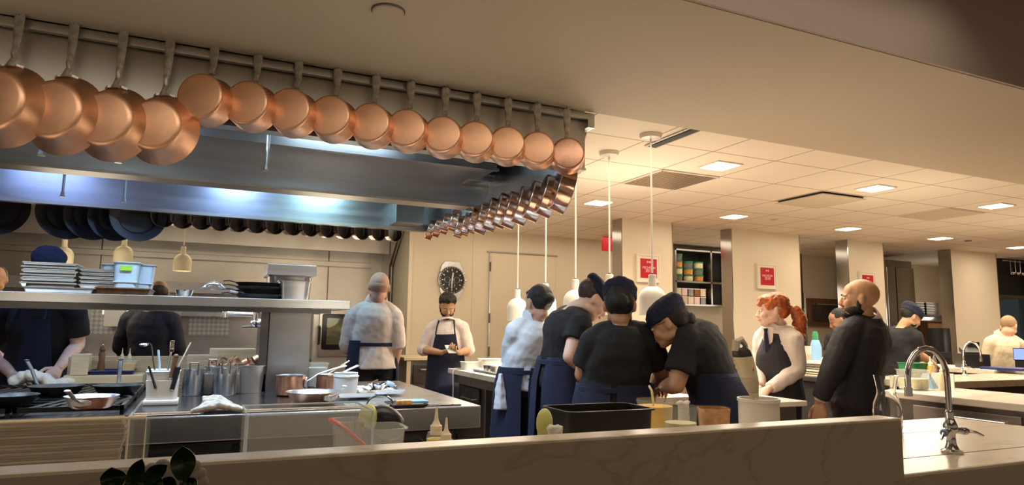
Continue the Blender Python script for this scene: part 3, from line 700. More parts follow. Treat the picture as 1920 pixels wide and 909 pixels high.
# combi oven
OY = 7.3
a = on_y(588, 584, OY); c = on_y(735, 668, OY)
t = thing('combi_oven', 'pale steel combi oven with a dark glass door behind the bald chef', 'oven', ((a.x+c.x)/2, OY, 0))
MB().box((a.x, OY, .78), (c.x, 8.1, a.z), .008).build('body', 'steel_warm', t, world=True, smooth=False)
d = MB().box((a.x+.06, OY-.04, c.z), (c.x-.02, OY, a.z-.02), .01).build('door', 'steel_warm', t, world=True)
wa = on_y(605, 588, OY-.045); wc = on_y(700, 655, OY-.045)
o = MB().box((wa.x, OY-.052, wc.z), (wc.x+.15, OY-.04, wa.z), .02).build('window_frame', 'blk', d, world=False); o.location = -t.location
o = MB().box((wa.x+.045, OY-.056, wc.z+.05), (wc.x+.11, OY-.05, wa.z-.04), .01).build('window_glass', 'oven_glass', d); o.location = -t.location
hh = on_y(598, 628, OY-.06)
o = MB().tube([(hh.x, OY-.04, hh.z+.09), (hh.x, OY-.085, hh.z+.085), (hh.x, OY-.085, hh.z-.085), (hh.x, OY-.04, hh.z-.09)], .013, 8).build('handle', 'blk', d); o.location = -t.location
MB().box((a.x+.03, OY+.03, 0), (c.x-.03, 8.0, .78), .004).build('stand', 'steel_warm', t, world=True, smooth=False)

# ------------------------------------------------------------------ pass counter where the cooks plate
PX0, PX1, PYA, PYB = 2.12, 2.75, 3.30, 6.15
t = thing('pass_counter', 'white topped stainless plating counter running back from the cooks', 'counter', (2.5, 4.9, 0))
MB().box((PX0, PYA, .855), (PX1, PYB, .90), .005).build('worktop', 'marble_w', t, world=True, smooth=False)
MB().box((PX0+.10, PYA+.05, .10), (PX1-.06, PYB-.05, .855)).build('base', 'steel_dark', t, world=True, smooth=False)
b = MB(); b.box((PX0+.06, PYA+.02, .77), (PX0+.10, PYB-.02, .855)); b.build('apron_rail', 'steel_dirty', t, world=True, smooth=False)
for ya in (3.75, 4.75, 5.55):
    d = MB().box((PX0+.085, ya, .45), (PX0+.10, ya+.42, .75), .006).build('drawer', 'skirt', t, world=True, smooth=False)
    o = MB().tube([(PX0+.09, ya+.05, .66), (PX0+.05, ya+.06, .655), (PX0+.05, ya+.36, .655), (PX0+.09, ya+.37, .66)], .008, 6).build('handle', 'steel_dirty', d); o.location = -t.location
for ya in (4.40, 4.62, 5.35): MB().box((PX0+.07, ya, .02), (PX0+.11, ya+.03, .80)).build('leg', 'steel_dirty', t, world=True, smooth=False)
MB().box((PX0+.09, 4.25, .3), (PX0+.102, 4.38, .78)).build('control_panel', 'steel_dark', t, world=True, smooth=False)
b = MB()
for k in range(4): b.cyl((PX0+.088, 4.28+.02*(k % 2), .72-.11*k), (PX0+.06, 4.28+.02*(k % 2), .72-.11*k), .012, n=10)
b.build('control_knobs', 'chrome', t, world=True)
t = thing('crate', 'dark blue plastic crate on the floor under the plating counter', 'crate', (2.02, 4.86, 0))
MB().box((-.12, -.2, 0), (.1, .2, .28), .01).build('box', 'blue', t); MB().box((-.13, -.21, .26), (.11, .21, .30), .006).build('rim', 'blue', t)
# power lead hanging over the edge
c = on_x(850, 700, PX0-.004)
t = thing('power_cable', 'white cable looping down over the left edge of the plating counter', 'cable', (PX0, c.y, .9))
MB().tube([(.25, .12, .006), (.1, .05, .006), (0, 0, .006), (-.012, -.01, -.03), (-.012, -.03, -.16), (-.02, -.05, -.26)], .006, 6).build('cord', 'white', t)
# low cabinet against the back wall
c = on_z(760, 668, .92)
t = thing('low_cabinet', 'low dark cabinet with a pale top against the back wall', 'cabinet', (2.75, 8.2, 0))
w0, w1 = on_y(757, 690, 7.75).x, on_y(822, 690, 7.75).x
MB().box((w0+.08, 7.78, 0), (w1, 8.47, .89)).build('body', 'steel_dark', t, world=True, smooth=False)
MB().box((w0, 7.75, .89), (w1+.04, 8.48, .925), .004).build('top', 'cream', t, world=True, smooth=False)
MB().box((w0+.04, 7.77, 0), (w0+.09, 8.46, .89)).build('side_panel', 'wall_l', t, world=True, smooth=False)
for k in range(3): d = MB().box((w0+.12, 7.765, .12+.25*k), (w1-.05, 7.78, .34+.25*k), .004).build('drawer', 'skirt', t, world=True, smooth=False); o = MB().box((w0+.2, 7.745, .27+.25*k), (w1-.12, 7.757, .29+.25*k), .003).build('handle', 'steel_dirty', d); o.location = -t.location
# ------------------------------------------------------------------ people
def remeshed(b, name, m, parent, vox=.007, it=4, disp=0., dsc=.12, extra=None, smooth=.5):
    me = bpy.data.meshes.new(name); bmesh.ops.recalc_face_normals(b.bm, faces=b.bm.faces); b.bm.to_mesh(me); b.bm.free()
    o = bpy.data.objects.new(name, me); COL.objects.link(o)
    r = o.modifiers.new('r', 'REMESH'); r.mode = 'VOXEL'; r.voxel_size = vox; r.use_smooth_shade = True
    if it: s = o.modifiers.new('s', 'SMOOTH'); s.factor = smooth; s.iterations = it
    if disp:
        tx = bpy.data.textures.new('folds', 'CLOUDS'); tx.noise_scale = dsc; tx.noise_depth = 2
        d = o.modifiers.new('d', 'DISPLACE'); d.texture = tx; d.strength = disp; d.mid_level = .5; d.texture_coords = 'GLOBAL'
    dg = bpy.context.evaluated_depsgraph_get(); dg.update()
    nm = bpy.data.meshes.new_from_object(o.evaluated_get(dg))
    bpy.data.objects.remove(o); bpy.data.meshes.remove(me)
    if extra is not None:
        bm = bmesh.new(); bm.from_mesh(nm); tmp = bpy.data.meshes.new('t'); bmesh.ops.recalc_face_normals(extra.bm, faces=extra.bm.faces); extra.bm.to_mesh(tmp); extra.bm.free(); bm.from_mesh(tmp); bm.to_mesh(nm); bm.free(); bpy.data.meshes.remove(tmp)
    nm.materials.clear(); nm.materials.append(M[m]); nm.name = name
    nm.polygons.foreach_set('use_smooth', [True]*len(nm.polygons))
    if parent is not None:
        nm.transform((Matrix.Translation(parent.location) @ parent.rotation_euler.to_matrix().to_4x4()).inverted())
    n = bpy.data.objects.new(name, nm); COL.objects.link(n); n.parent = parent
    return n
def limb(b, pts, rs, n=14):
    for i in range(len(pts)-1):
        b.cyl(pts[i], pts[i+1], rs[i], rs[i+1], n=n)
    for p, r in zip(pts, rs): b.ell(p, r, n=12, m=8)
def ring(c, x, y, a, b, n=20, sq=2.3):
    out = []
    for i in range(n):
        t = 2*PI*i/n; ct, st = math.cos(t), math.sin(t)
        out.append(c + x*(a*math.copysign(abs(ct)**(2/sq), ct)) + y*(b*math.copysign(abs(st)**(2/sq), st)))
    return out
def hand(b, w, d, nrm, side, curl=.5, s=1.):
    # w wrist, d towards the fingers, nrm palm normal (fingers curl to it), side: direction of the thumb
    d = d.normalized(); nrm = (nrm-d*nrm.dot(d)).normalized(); x = d.cross(nrm).normalized()
    if x.dot(side) < 0: x = -x
    b.loft([ring(w+d*t*s, x, nrm, a*s, c*s, 12, 2.6) for t, a, c in ((-.03, .026, .020), (0, .027, .019), (.03, .036, .017), (.065, .042, .015), (.088, .040, .012), (.094, .034, .008))])
    for k, (off, ln) in enumerate(((.031, .070), (.011, .078), (-.010, .073), (-.030, .058))):
        p = w+d*.082*s+x*off*s; dd = (d+x*off*1.6).normalized(); pts = [p]; ax = x
        for j, f in enumerate((.45, .32, .25)):
            ang = curl*(.55+.25*j)+.04*k
            q = Quaternion(dd.cross(nrm).normalized(), ang); dd = q @ dd
            p = p+dd*ln*f*s; pts.append(p)
        b.tube(pts, [.0092*s, .0085*s, .0078*s, .0062*s], 8); b.ell(pts[-1], .0064*s, n=8, m=6)
    t0 = w+d*.022*s+x*.026*s; td = (d*.65+x*.75+nrm*.25).normalized()
    p1 = t0+td*.034*s; td2 = (d*.9+x*.25+nrm*.35*curl).normalized(); p2 = p1+td2*.030*s; p3 = p2+(td2+nrm*.3*curl)*.022*s
    b.tube([t0, p1, p2, p3], [.013*s, .0108*s, .0095*s, .0075*s], 8); b.ell(p3, .0078*s, n=8, m=6)

def head_frame(c, yaw, pitch, roll=0, s=1.):
    q = Quaternion((0, 0, 1), -R_(yaw)) @ Quaternion((1, 0, 0), -R_(pitch)) @ Quaternion((0, 1, 0), R_(roll))
    m = q.to_matrix()
    def f(x, y, z): return c + m @ (V((x, y, z))*s)
    return f, m
def put_head(b, f, m, s, fem=False):
    e = lambda x, y, z, rx, ry, rz, rot=None: b.ell(f(x, y, z), (rx*s, ry*s, rz*s), m if rot is None else m @ rot, n=20, m=14)
    e(0, -.015, .030, .076, .096, .086); e(0, .005, .0, .072, .082, .075)
    e(0, .028, -.045, .054 if fem else .058, .060, .058); e(0, .062, -.088, .024, .026, .020); e(0, .045, -.08, .042, .040, .024)
    for k in (-1, 1):
        e(k*.034, .058, -.030, .026, .028, .030); e(k*.076, -.008, -.008, .009, .019, .031, Matrix.Rotation(R_(k*18), 3, 'Z')); e(k*.080, -.014, .002, .007, .012, .020)
        e(k*.045, .014, -.058, .019, .042, .027)
        e(k*.010, .098, -.036, .008, .009, .007)
    e(0, .074, .016, .048, .017, .010); e(0, .038, .040, .062, .046, .052)
    b.loft([[f(x*w_, y, z) for x, y in ((-1, y0-.02), (-.5, y0), (.5, y0), (1, y0-.02))] for z, w_, y0 in ((.012, .009, .092), (-.010, .010, .103), (-.028, .013, .114), (-.040, .014, .106), (-.044, .010, .094))])
    e(0, .104, -.033, .011, .012, .010)
    e(0, .087, -.055, .020, .012, .006); e(0, .085, -.065, .018, .012, .007)

def person(label, D, yaw, head, neck, hip, sh, el, wr, skin='skin', top='tshirt', sleeve='short', legs='trouser', w=1., hs=1., vox=.0062, hv=.0055,
           curl=.6, hdir=None, fem=False, depth=.0, apron=None, bib=False, waist_open=50, cat='person', belly=1., palm=None, ap_len=.62, tie=.06, col_h=.040, fold=.016, slv=.72):
    P = lambda t: at(t[0], t[1], D+(t[2] if len(t) > 2 else 0))
    fw = V((math.sin(R_(yaw)), math.cos(R_(yaw)), 0)); rt = V((math.cos(R_(yaw)), -math.sin(R_(yaw)), 0))
    H = P(hip); N = P(neck); hc = P(head)
    S = [P(sh[0]), P(sh[1])]; E = [P(el[0]), P(el[1])]; W_ = [P(wr[0]), P(wr[1])]     # right, left
    lat = (S[0]-S[1]); lat.normalize()
    root = thing('person', label, cat, (H.x, H.y, 0))
    hyaw, pitch, roll = head[3], head[4], head[5]
    hcz = hc
    f, m = head_frame(hcz, hyaw, pitch, roll, hs)
    up = (N-H).normalized()
    sp = N-H; L_ = sp.length
    def sec(t, a, b_, infl, back=0.):
        c = H+sp*t; x = (rt*(1-t)+lat*t).normalized(); u = up; x = (x-u*x.dot(u)).normalized(); y = u.cross(x)
        if y.dot(fw) < 0: y = -y
        return ring(c+y*back, x, y, (a*w+infl), (b_*w*belly+infl))
    shw = (S[0]-S[1]).length/2
    def torso(b, infl, lo=-.16):
        b.loft([sec(t, a, b_, infl, bk) for t, a, b_, bk in ((lo, .150, .105, 0), (-.06, .168, .118, 0), (.06, .162, .115, 0), (.22, .146, .106, .005), (.42, .150, .112, .004), (.62, min(.172, shw/w*.92), .120, -.004), (.78, min(.168, shw/w*.88), .108, -.012), (.90, min(.125, shw/w*.66), .085, -.014), (.985, .060, .058, -.004))])
    def shoulders(b, infl):
        for k in (0, 1):
            limb(b, [N-up*.035, S[k]+(N-S[k])*.35+V((0, 0, .004)), S[k]], [.050*w+infl, .054*w+infl, .058*w+infl])
    # ---- body
    b = MB(); torso(b, -.004); shoulders(b, -.006)
    nb = f(0, -.028, -.075)
    limb(b, [N-up*.03, (N+nb)/2, nb, f(0, -.02, -.03)], [.058*w, (.045 if fem else .052)*min(w, 1), (.044 if fem else .051)*min(w, 1), .046])
    put_head(b, f, m, hs, fem)
    ex = MB()
    for k in (0, 1):
        limb(b, [S[k], S[k]+(E[k]-S[k])*.45, E[k], E[k]+(W_[k]-E[k])*.35, W_[k]], [.052*w, .048*w, .038*w, .041*w, .026*w])
        d = (W_[k]-E[k]).normalized()
        if hdir and hdir[k]: d = V(hdir[k]).normalized()
        side = (rt*(-1 if k == 0 else 1))*.6+V((0, 0, .5))+fw*.3
        nrm = V(palm[k]) if palm and palm[k] else (V((0, 0, -1))*.7+rt*(-.6 if k == 0 else .6))
        if abs(nrm.normalized().dot(d)) > .95: nrm = rt*(-1 if k == 0 else 1)
        hand(ex, W_[k]+d*.012, d, nrm, side, curl, .98*w if not fem else .92)
    # legs
    ft = []
    for k, s_ in ((0, 1), (1, -1)):
        hp_ = H+rt*s_*.085*w-V((0, 0, .05)); kn = V((H.x, H.y, .50))+rt*s_*.095+fw*.03; an = V((H.x, H.y, .09))+rt*s_*.10-fw*.02
        ft.append((hp_, kn, an))
        b_l = b; limb(b, [hp_, kn, an], [.080*w, .052*w, .036*w], 10); limb(b, [an-V((0, 0, .035)), an-V((0, 0, .05))+fw*.14], [.038, .030], 10)
    remeshed(b, 'body', skin, root, vox, 3, extra=ex)
    # ---- trousers and shoes
    b = MB()
    for (hp_, kn, an) in ft: limb(b, [hp_+V((0, 0, .03)), hp_+(kn-hp_)*.4, kn, an+V((0, 0, .02))], [.100*w, .095*w, .072*w, .062*w], 12)
    b.loft([sec(t, a, b_, .010) for t, a, b_ in ((-.20, .14, .10), (-.08, .168, .118), (.04, .165, .117), (.16, .152, .109))])
    remeshed(b, 'trousers', legs, root, .013, 3)
    b = MB()
    for (hp_, kn, an) in ft: limb(b, [V((an.x, an.y, .055))-fw*.03, V((an.x, an.y, .05))+fw*.14, V((an.x, an.y, .045))+fw*.17], [.046, .042, .036], 10)
    remeshed(b, 'shoes', 'shoe', root, .012, 2)
    # ---- top
    g = .014 if top not in ('suit',) else .020
    b = MB(); torso(b, g, -.18 if top == 'suit' or sleeve == 'short' else -.08); shoulders(b, g-.004)
    for k in (0, 1):
        if sleeve == 'short':
            e_ = S[k]+(E[k]-S[k])*slv; pts = [S[k], S[k]+(E[k]-S[k])*.35, e_]; rs = [.058*w+g*.7, .060*w+g*.6, .060*w+g*.7]
            b.cyl(pts[0], pts[1], rs[0], rs[1]); b.cyl(pts[1], pts[2], rs[1], rs[2]); b.ell(S[k], rs[0])
        elif sleeve == 'rolled':
            e_ = E[k]+(W_[k]-E[k])*.18; limb(b, [S[k], S[k]+(E[k]-S[k])*.5, E[k]], [.056*w+g, .055*w+g, .050*w+g]); b.cyl(E[k], e_, .052*w+g*.8, .050*w+g*.9)
        else:
            e_ = E[k]+(W_[k]-E[k])*.93; limb(b, [S[k], S[k]+(E[k]-S[k])*.5, E[k]], [.056*w+g, .054*w+g, .047*w+g]); b.cyl(E[k], e_, .047*w+g, .036*w+g*.6)
    tp = remeshed(b, 'jacket' if top == 'suit' else ('tshirt' if top == 'tshirt' else 'shirt'), top, root, .0085, 3, fold, .085)
    # collar or neckline
    ax = (nb-N).normalized(); x_ = (lat-ax*lat.dot(ax)).normalized(); y_ = ax.cross(x_)
    if top != 'tshirt':
        cm = 'shirt' if top == 'suit' else top
        MB().loft([ring(N+ax*h, x_, y_, a, a*1.02) for h, a in ((-.025, .085*w), (.0, .078*w), (col_h*.7, .068*w), (col_h, .064*w), (col_h-.004, .058*w), (.0, .060*w))], caps=False).build('collar', cm, root, world=True)
    # ---- apron
    if apron:
        rings = []; n = 26
        a0 = R_(waist_open/2-90); a1 = R_(270-waist_open/2)
        for z_, gr in ((tie+.03, .024), (tie-.02, .028), (-.02, .036), (-.15, .044), (-.35, .055), (-ap_len, .066)):
            row = []
            for i in range(n+1):
                t = a0+(a1-a0)*i/n; t_ = t
                c = H+up*z_ if z_ > 0 else V((H.x, H.y, H.z+z_))
                wv = 1+.02*math.sin(i*1.9)*(1 if z_ < .1 else 0)
                row.append(c+rt*math.cos(t_)*(.158*w+gr)*wv+fw*math.sin(t_)*(.113*w*belly+gr)*wv)
            rings.append(row)
        outer = rings; b = MB()
        inner = [[p-(p-V((H.x, H.y, p.z))).normalized()*.005 for p in row] for row in rings]
        full = [row+irow[::-1] for row, irow in zip(outer, inner)]
        b.loft(full)
        b.build('apron', apron, root, world=True, angle=80)
        c = H+up*tie
        MB().loft([ring(c+up*h, rt, fw, .150*w+a, .108*w*belly+a, 28, 2) for h, a in ((-.014, .030), (-.012, .034), (.012, .034), (.014, .030))], caps=False).build('apron_tie', apron, root, world=True)
    if bib:
        b = MB(); rows = []
        y_t = up.cross(lat); y_t = y_t if y_t.dot(fw) > 0 else -y_t
        for t, hw in ((.06, .155), (.35, .135), (.55, .118), (.74, .10)):
            row = []; c = H+sp*t
            for i in range(9):
                u = -1+i/4; off = (.112*w+.030)*math.sqrt(max(.2, 1-(u*.62)**2)); row.append(c+lat*u*hw*w+y_t*(off-.006*(t > .6)))
            rows.append(row+[p-y_t*.006 for p in row[::-1]])
        b.loft(rows); b.build('apron_bib', apron, root, world=True)
        b = MB()
        for s_ in (-1, 1):
            p0 = H+sp*.74+lat*s_*.095*w+y_t*(.122*w+.02); b.tube([p0, H+sp*.9+lat*s_*.085*w+y_t*.115*w, N+lat*s_*.075*w+y_t*.045, N+lat*s_*.05-y_t*.055+up*.015], .008, 6, flat=.4)
        b.build('apron_strap', apron, root, world=True)
    root['_'] = 0; del root['_']
    return root, f, m, dict(N=N, H=H, S=S, E=E, W=W_, up=up, lat=lat, fw=fw, rt=rt)

def eyes(root, f, m, s=1., closed=False, brow='hair_b'):
    for k in (-1, 1):
        e = MB().ell(f(k*.030, .079, -.001), (.0125*s, .011*s, (.0035 if closed else .007)*s), m, 12, 8).build('eye', 'eye' if not closed else 'skin', root, world=True)
        if not closed:
            i = MB().ell(f(k*.030, .0885, -.001), .0048*s, None, 8, 6).build('iris', 'iris', root, world=True)
        MB().tube([f(k*.014, .094, .016), f(k*.030, .095, .021), f(k*.046, .084, .017)], [.0022*s, .003*s, .0015*s], 6).build('eyebrow', brow, root, world=True)
def mouth(root, f, m, s=1., col='lip', smile=0.):
    MB().tube([f(-.022, .086, -.058+smile), f(-.010, .0965, -.060), f(0, .099, -.0605), f(.010, .0965, -.060), f(.022, .086, -.058+smile)], [.0015*s, .0045*s, .005*s, .0045*s, .0015*s], 6).build('mouth', col, root, world=True)
def hair(root, f, m, parts, col, s=1., vox=.006, disp=.008, name='hair', dsc=.03, it=2):
    b = MB()
    for (x, y, z, rx, ry, rz) in parts: b.ell(f(x, y, z), (rx*s, ry*s, rz*s), m, 18, 12)
    return remeshed(b, name, col, root, vox, it, disp, dsc)
def cap(root, f, m, s=1., col='navy_dk', tilt=0, puff=1.):
    b = MB(); ro = m @ Matrix.Rotation(R_(-10+tilt), 3, 'X')
    b.ell(f(0, -.012, .078), (.094*s, .108*s, .046*s*puff), ro, 22, 14)
    b.ell(f(0, -.040, .098), (.080*s, .075*s, .034*s*puff), ro, 22, 14)
    c = f(0, -.008, .055); x_ = ro @ V((1, 0, 0)); y_ = ro @ V((0, 1, 0)); z_ = ro @ V((0, 0, 1))
    b.loft([ring(c+z_*h*s, x_, y_, a*s, a*1.2*s, 24, 2.1) for h, a in ((-.028, .083), (-.026, .087), (.012, .090), (.03, .085))])
    cp = remeshed(b, 'cap', col, root, .006, 2, .012, .045)
    return cp
BEARD = [(0, .020, -.064, .0680, .0645, .042), (0, .062, -.092, .031, .033, .025), (.0685, .006, -.034, .0075, .014, .030), (-.0685, .006, -.034, .0075, .014, .030), (.02, .088, -.0475, .011, .009, .0045), (-.02, .088, -.0475, .011, .009, .0045)]
CROP = [(0, -.025, .035, .080, .096, .088)]

# chef at the near left behind the stove
r, f, m, q = person('person in a blue cap and navy apron working behind the stove', 4.28, 168, (90, 505, 0, 168, 25, 0), (88, 553), (70, 712), ((14, 592), (140, 588)), ((-22, 655, .02), (146, 646, .02)), ((22, 702, -.22), (110, 690, -.22)), 'skin_p', 'tshirt', 'short', apron='navy', bib=True, w=1.08, ap_len=.5, waist_open=40)
hair(r, f, m, CROP, 'hair_br'); cap(r, f, m, 1.04, 'navy'); eyes(r, f, m); mouth(r, f, m)
# dark jacket person between shelf and rear range
r, f, m, q = person('person in a dark jacket, back turned, seen under the overshelf', 5.6, 5, (297, 552, 0, 5, 25, 0), (286, 580), (280, 690), ((322, 602), (243, 600)), ((334, 652, .05), (226, 648, .05)), ((322, 682, .3), (245, 682, .3)), 'skin_t', 'suit', 'long', w=.98, vox=.008)
hair(r, f, m, [(0, -.03, .01, .079, .088, .065)], 'hair_br', disp=.004)
r, f, m, q = person('person behind the shelf cut off by the left picture edge', 5.7, 175, (-8, 524, 0, 175, 20, 0), (-12, 548), (-20, 680), ((-62, 572), (32, 572)), ((-72, 625), (40, 625)), ((-60, 650, -.2), (30, 655, -.2)), 'skin_t', 'tshirt', 'short', vox=.009)
hair(r, f, m, [(0, -.03, .03, .080, .092, .088)], 'hair_br'); eyes(r, f, m)
# bald chef
r, f, m, q = person('person with a shaved head, white shirt and navy waist apron, back turned', 5.25, -6, (711, 538, 0, 12, 4, 3), (707, 564), (699, 676), ((738, 592), (664, 594)), ((745, 642), (652, 648)), ((741, 680, .03), (668, 662, .25)), 'skin', 'shirt', 'rolled', apron='navy', w=1.08, waist_open=95, vox=.006, tie=.13)
hair(r, f, m, [(0, -.036, .000, .0765, .0780, .056)], 'stubble', disp=.001, it=3, vox=.005)
b = MB(); c = q['H']; rt, fw = q['rt'], q['fw']
b.loft([[c+rt*x*w_-fw*(.135+dz_)+V((0, 0, z)) for x, dz_ in ((-1, 0), (-.5, .02), (.2, .03), (1, 0), (1, -.01), (-1, -.01))] for z, w_ in ((.14, .05), (.05, .10), (-.06, .15))])
remeshed(b, 'shirt_tail', 'shirt', r, .008, 2, .01, .06)
# phone
r, f, m, q = person('bearded person in a white shirt and navy bib apron looking at a phone', 6.7, 192, (839, 574, 0, 192, 26, 0), (838, 600), (836, 690), ((811, 615), (867, 614)), ((793, 655, -.02), (879, 656, -.02)), ((827, 661, -.26), (861, 661, -.26)), 'skin_t', 'shirt', 'rolled', apron='navy_dk', bib=True, w=1.0, hdir=((.75, -.5, .35), (-.75, -.6, .25)), palm=((.1, -.3, 1), (-.1, -.3, 1)), vox=.0055, waist_open=60, tie=.13, col_h=.002)
hair(r, f, m, [(0, -.02, .065, .088, .098, .075), (0, .045, .095, .072, .05, .040), (0, -.05, .03, .082, .07, .08)], 'hair_b', disp=.02, dsc=.025)
hair(r, f, m, BEARD, 'hair_b', 1, vox=.004, disp=.003, name='beard')
eyes(r, f, m, 1, True); mouth(r, f, m, smile=.006)
hc = (q['W'][0]+q['W'][1])/2+V((-.02, -.06, .035))
t = thing('phone', 'white smartphone held in both hands by the bearded person', 'phone', tuple(hc))
MB().box((-.038, -.07, -.005), (.038, .07, .005), .003, Matrix.Rotation(R_(28), 3, 'X')).build('body', 'white', t); MB().box((-.034, -.062, .0052), (.034, .062, .0062), 0, None).build('screen', 'white_pl', t, smooth=False).rotation_euler = (R_(28), 0, 0)

# woman in white jacket with a low bun
r, f, m, q = person('person with dark hair in a bun, white jacket and navy apron', 4.3, 20, (1009, 569, 0, -12, 12, 4), (1003, 597), (980, 716), ((1025, 622, .12), (966, 622, -.05)), ((1040, 680, .18), (955, 672, .02)), ((1035, 700, .40), (975, 700, .25)), 'skin', 'shirt_c', 'long', apron='navy', fem=True, w=.96, waist_open=14, tie=.07)
hair(r, f, m, CROP+[(0, -.04, .01, .074, .075, .07), (.0, -.116, .005, .038, .03, .036), (0, .03, .075, .06, .05, .03)], 'hair_b')
b = MB(); c = q['H']
b.loft([[c-q['rt']*(.15+x*.04)-q['fw']*(.13+y)+V((0, 0, z)) for x, y in ((-w_, 0), (0, .03), (w_, 0), (w_, -.02), (-w_, -.02))] for z, w_ in ((.06, .3), (-.04, .8), (-.16, 1.1))])
remeshed(b, 'tucked_towel', 'shirt_c', r, .008, 2, .012, .05)
# leaning man
r, f, m, q = person('person in a black tee and small cap leaning over the counter', 3.95, 82, (1112, 562, -.02, 104, 38, 0), (1074, 580), (1050, 706), ((1088, 606, -.16), (1052, 600, .20)), ((1068, 668, -.26), (1105, 690, .32)), ((1122, 712, .12), (1150, 715, .30)), 'skin_p', 'tshirt', 'short', apron='navy', w=1.02, waist_open=16, tie=.09, slv=.56)
hair(r, f, m, [(0, -.03, .035, .079, .090, .085)], 'hair_br', disp=.004)
cap(r, f, m, .95, 'navy_dk', tilt=-4, puff=.8); eyes(r, f, m); mouth(r, f, m)
# middle woman
r, f, m, q = person('person in a black tee, navy cap over a bun, back turned', 3.5, 33, (1162, 573, .02, 36, 16, 0), (1166, 606), (1150, 742), ((1216, 640), (1112, 642)), ((1240, 700, .06), (1092, 702, .04)), ((1224, 735, .26), (1118, 733, .26)), 'skin_t', 'tshirt', 'short', apron='navy', fem=True, w=1.12, hs=1.02, waist_open=9, belly=1.1, tie=.04)
hair(r, f, m, CROP+[(0, -.045, .0, .076, .070, .068), (0, -.118, -.012, .050, .036, .042)], 'hair_b', 1.02)
cap(r, f, m, 1.0, 'navy_dk', tilt=4, puff=1.1)
nb_ = f(0, -.028, -.075); ax_ = (nb_-q['N']).normalized(); xx_ = (q['lat']-ax_*q['lat'].dot(ax_)).normalized(); cc_ = q['N']+(nb_-q['N'])*.42
MB().loft([ring(cc_+ax_*h_, xx_, ax_.cross(xx_), r_, r_, 24, 2) for h_, r_ in ((-.002, .044), (-.002, .0535), (.002, .0535), (.002, .044))], caps=False).build('necklace_cord', 'blk', r, world=True)
# right bending woman
r, f, m, q = person('person in a black tee, navy cap and glasses bending left', 3.45, -48, (1253, 606, -.02, -42, 24, 0), (1284, 612), (1352, 738), ((1314, 624, .24), (1290, 640, -.10)), ((1262, 700, .36), (1268, 722, -.16)), ((1250, 720, .44), (1244, 724, .12)), 'skin_t', 'tshirt', 'short', apron='navy', fem=True, w=1.10, waist_open=16, tie=.10)
hair(r, f, m, CROP+[(0, -.06, .0, .07, .06, .06), (0, -.11, -.02, .035, .03, .035)], 'hair_b'); cap(r, f, m, 1.02, 'navy_dk', tilt=-2, puff=1.1); eyes(r, f, m); mouth(r, f, m)
b = MB()
for k in (-1, 1):
    b.tube([f(k*.030+.022*math.cos(a_*PI/8), .098, .0+.019*math.sin(a_*PI/8)) for a_ in range(16)], .0016, 5, closed=True); b.tube([f(k*.052, .097, .004), f(k*.078, .06, .006), f(k*.082, -.005, .006)], .0016, 5)
b.build('glasses', 'blk', r, world=True)
# red haired woman
r, f, m, q = person('person with a red ponytail, dark waistcoat, tie and white blouse', 4.45, -88, (1449, 582, 0, -52, 3, 0), (1456, 612), (1462, 742), ((1429, 634, .10), (1489, 637, -.10)), ((1426, 692, .04), (1496, 694, -.12)), ((1424, 728, -.10), (1440, 730, -.24)), 'skin_p', 'shirt', 'long', fem=True, w=.86, hs=.98, vox=.0055, fold=.02)
hair(r, f, m, [(0, -.022, .045, .082, .094, .080), (0, .045, .070, .070, .052, .040), (0, .074, .048, .052, .026, .022), (.0, -.05, .0, .074, .062, .06), (-.066, .02, .03, .018, .04, .03), (.066, .02, .03, .018, .04, .03)], 'hair_r', .98, disp=.014, dsc=.02)
b = MB(); pts = [f(0, -.10, .01), f(0, -.145, -.005), f(0, -.165, -.06), f(.0, -.170, -.12), f(0, -.160, -.17), f(0, -.175, -.205)]
limb(b, pts, [.024, .036, .042, .036, .028, .012])
for k in range(14): a_ = k*2.4; z_ = -.01-.014*k; b.ell(f(.03*math.cos(a_), -.155+.03*math.sin(a_), z_), (.016, .016, .02))
remeshed(b, 'ponytail', 'hair_r', r, .006, 1, .016, .018)
eyes(r, f, m, .95, brow='hair_r'); mouth(r, f, m, .95)
b = MB(); N, H, up, lat, S = q['N'], q['H'], q['up'], q['lat'], q['S']; sp = N-H; yy = up.cross(lat); yy = yy if yy.dot(q['fw']) > 0 else -yy
def vsec(t, a, bb, bk): return ring(H+sp*t+yy*bk, lat, yy, a, bb)
b.loft([vsec(-.03, .168, .126, 0), vsec(.06, .164, .124, 0), vsec(.22, .154, .122, .005), vsec(.42, .154, .130, .004), vsec(.62, .126, .136, .0), vsec(.80, .095, .112, -.006), vsec(.93, .075, .082, -.012)])
for k in (0, 1): limb(b, [H+sp*.66+(S[k]-N)*.42+yy*.03, N+(S[k]-N)*.50-up*.035, H+sp*.66+(S[k]-N)*.42-yy*.03], [.036, .030, .036])
remeshed(b, 'waistcoat', 'suit', r, .008, 2)
b = MB()
b.loft([[N+yy*(.100+dy)+lat*x*w_-up*z for x, dy in ((-1, 0), (0, .016), (1, 0), (0, -.012))] for z, w_ in ((-.006, .046), (.06, .040), (.13, .024), (.20, .004))]); b.build('shirt_front', 'shirt', r, world=True)
b = MB(); b.loft([[N+yy*(.118+dy)+lat*x*w_-up*z for x, dy in ((-1, 0), (0, .012), (1, 0), (0, -.010))] for z, w_ in ((.0, .017), (.028, .012), (.032, .014), (.13, .026), (.20, .018))]); b.build('tie', 'navy_dk', r, world=True)
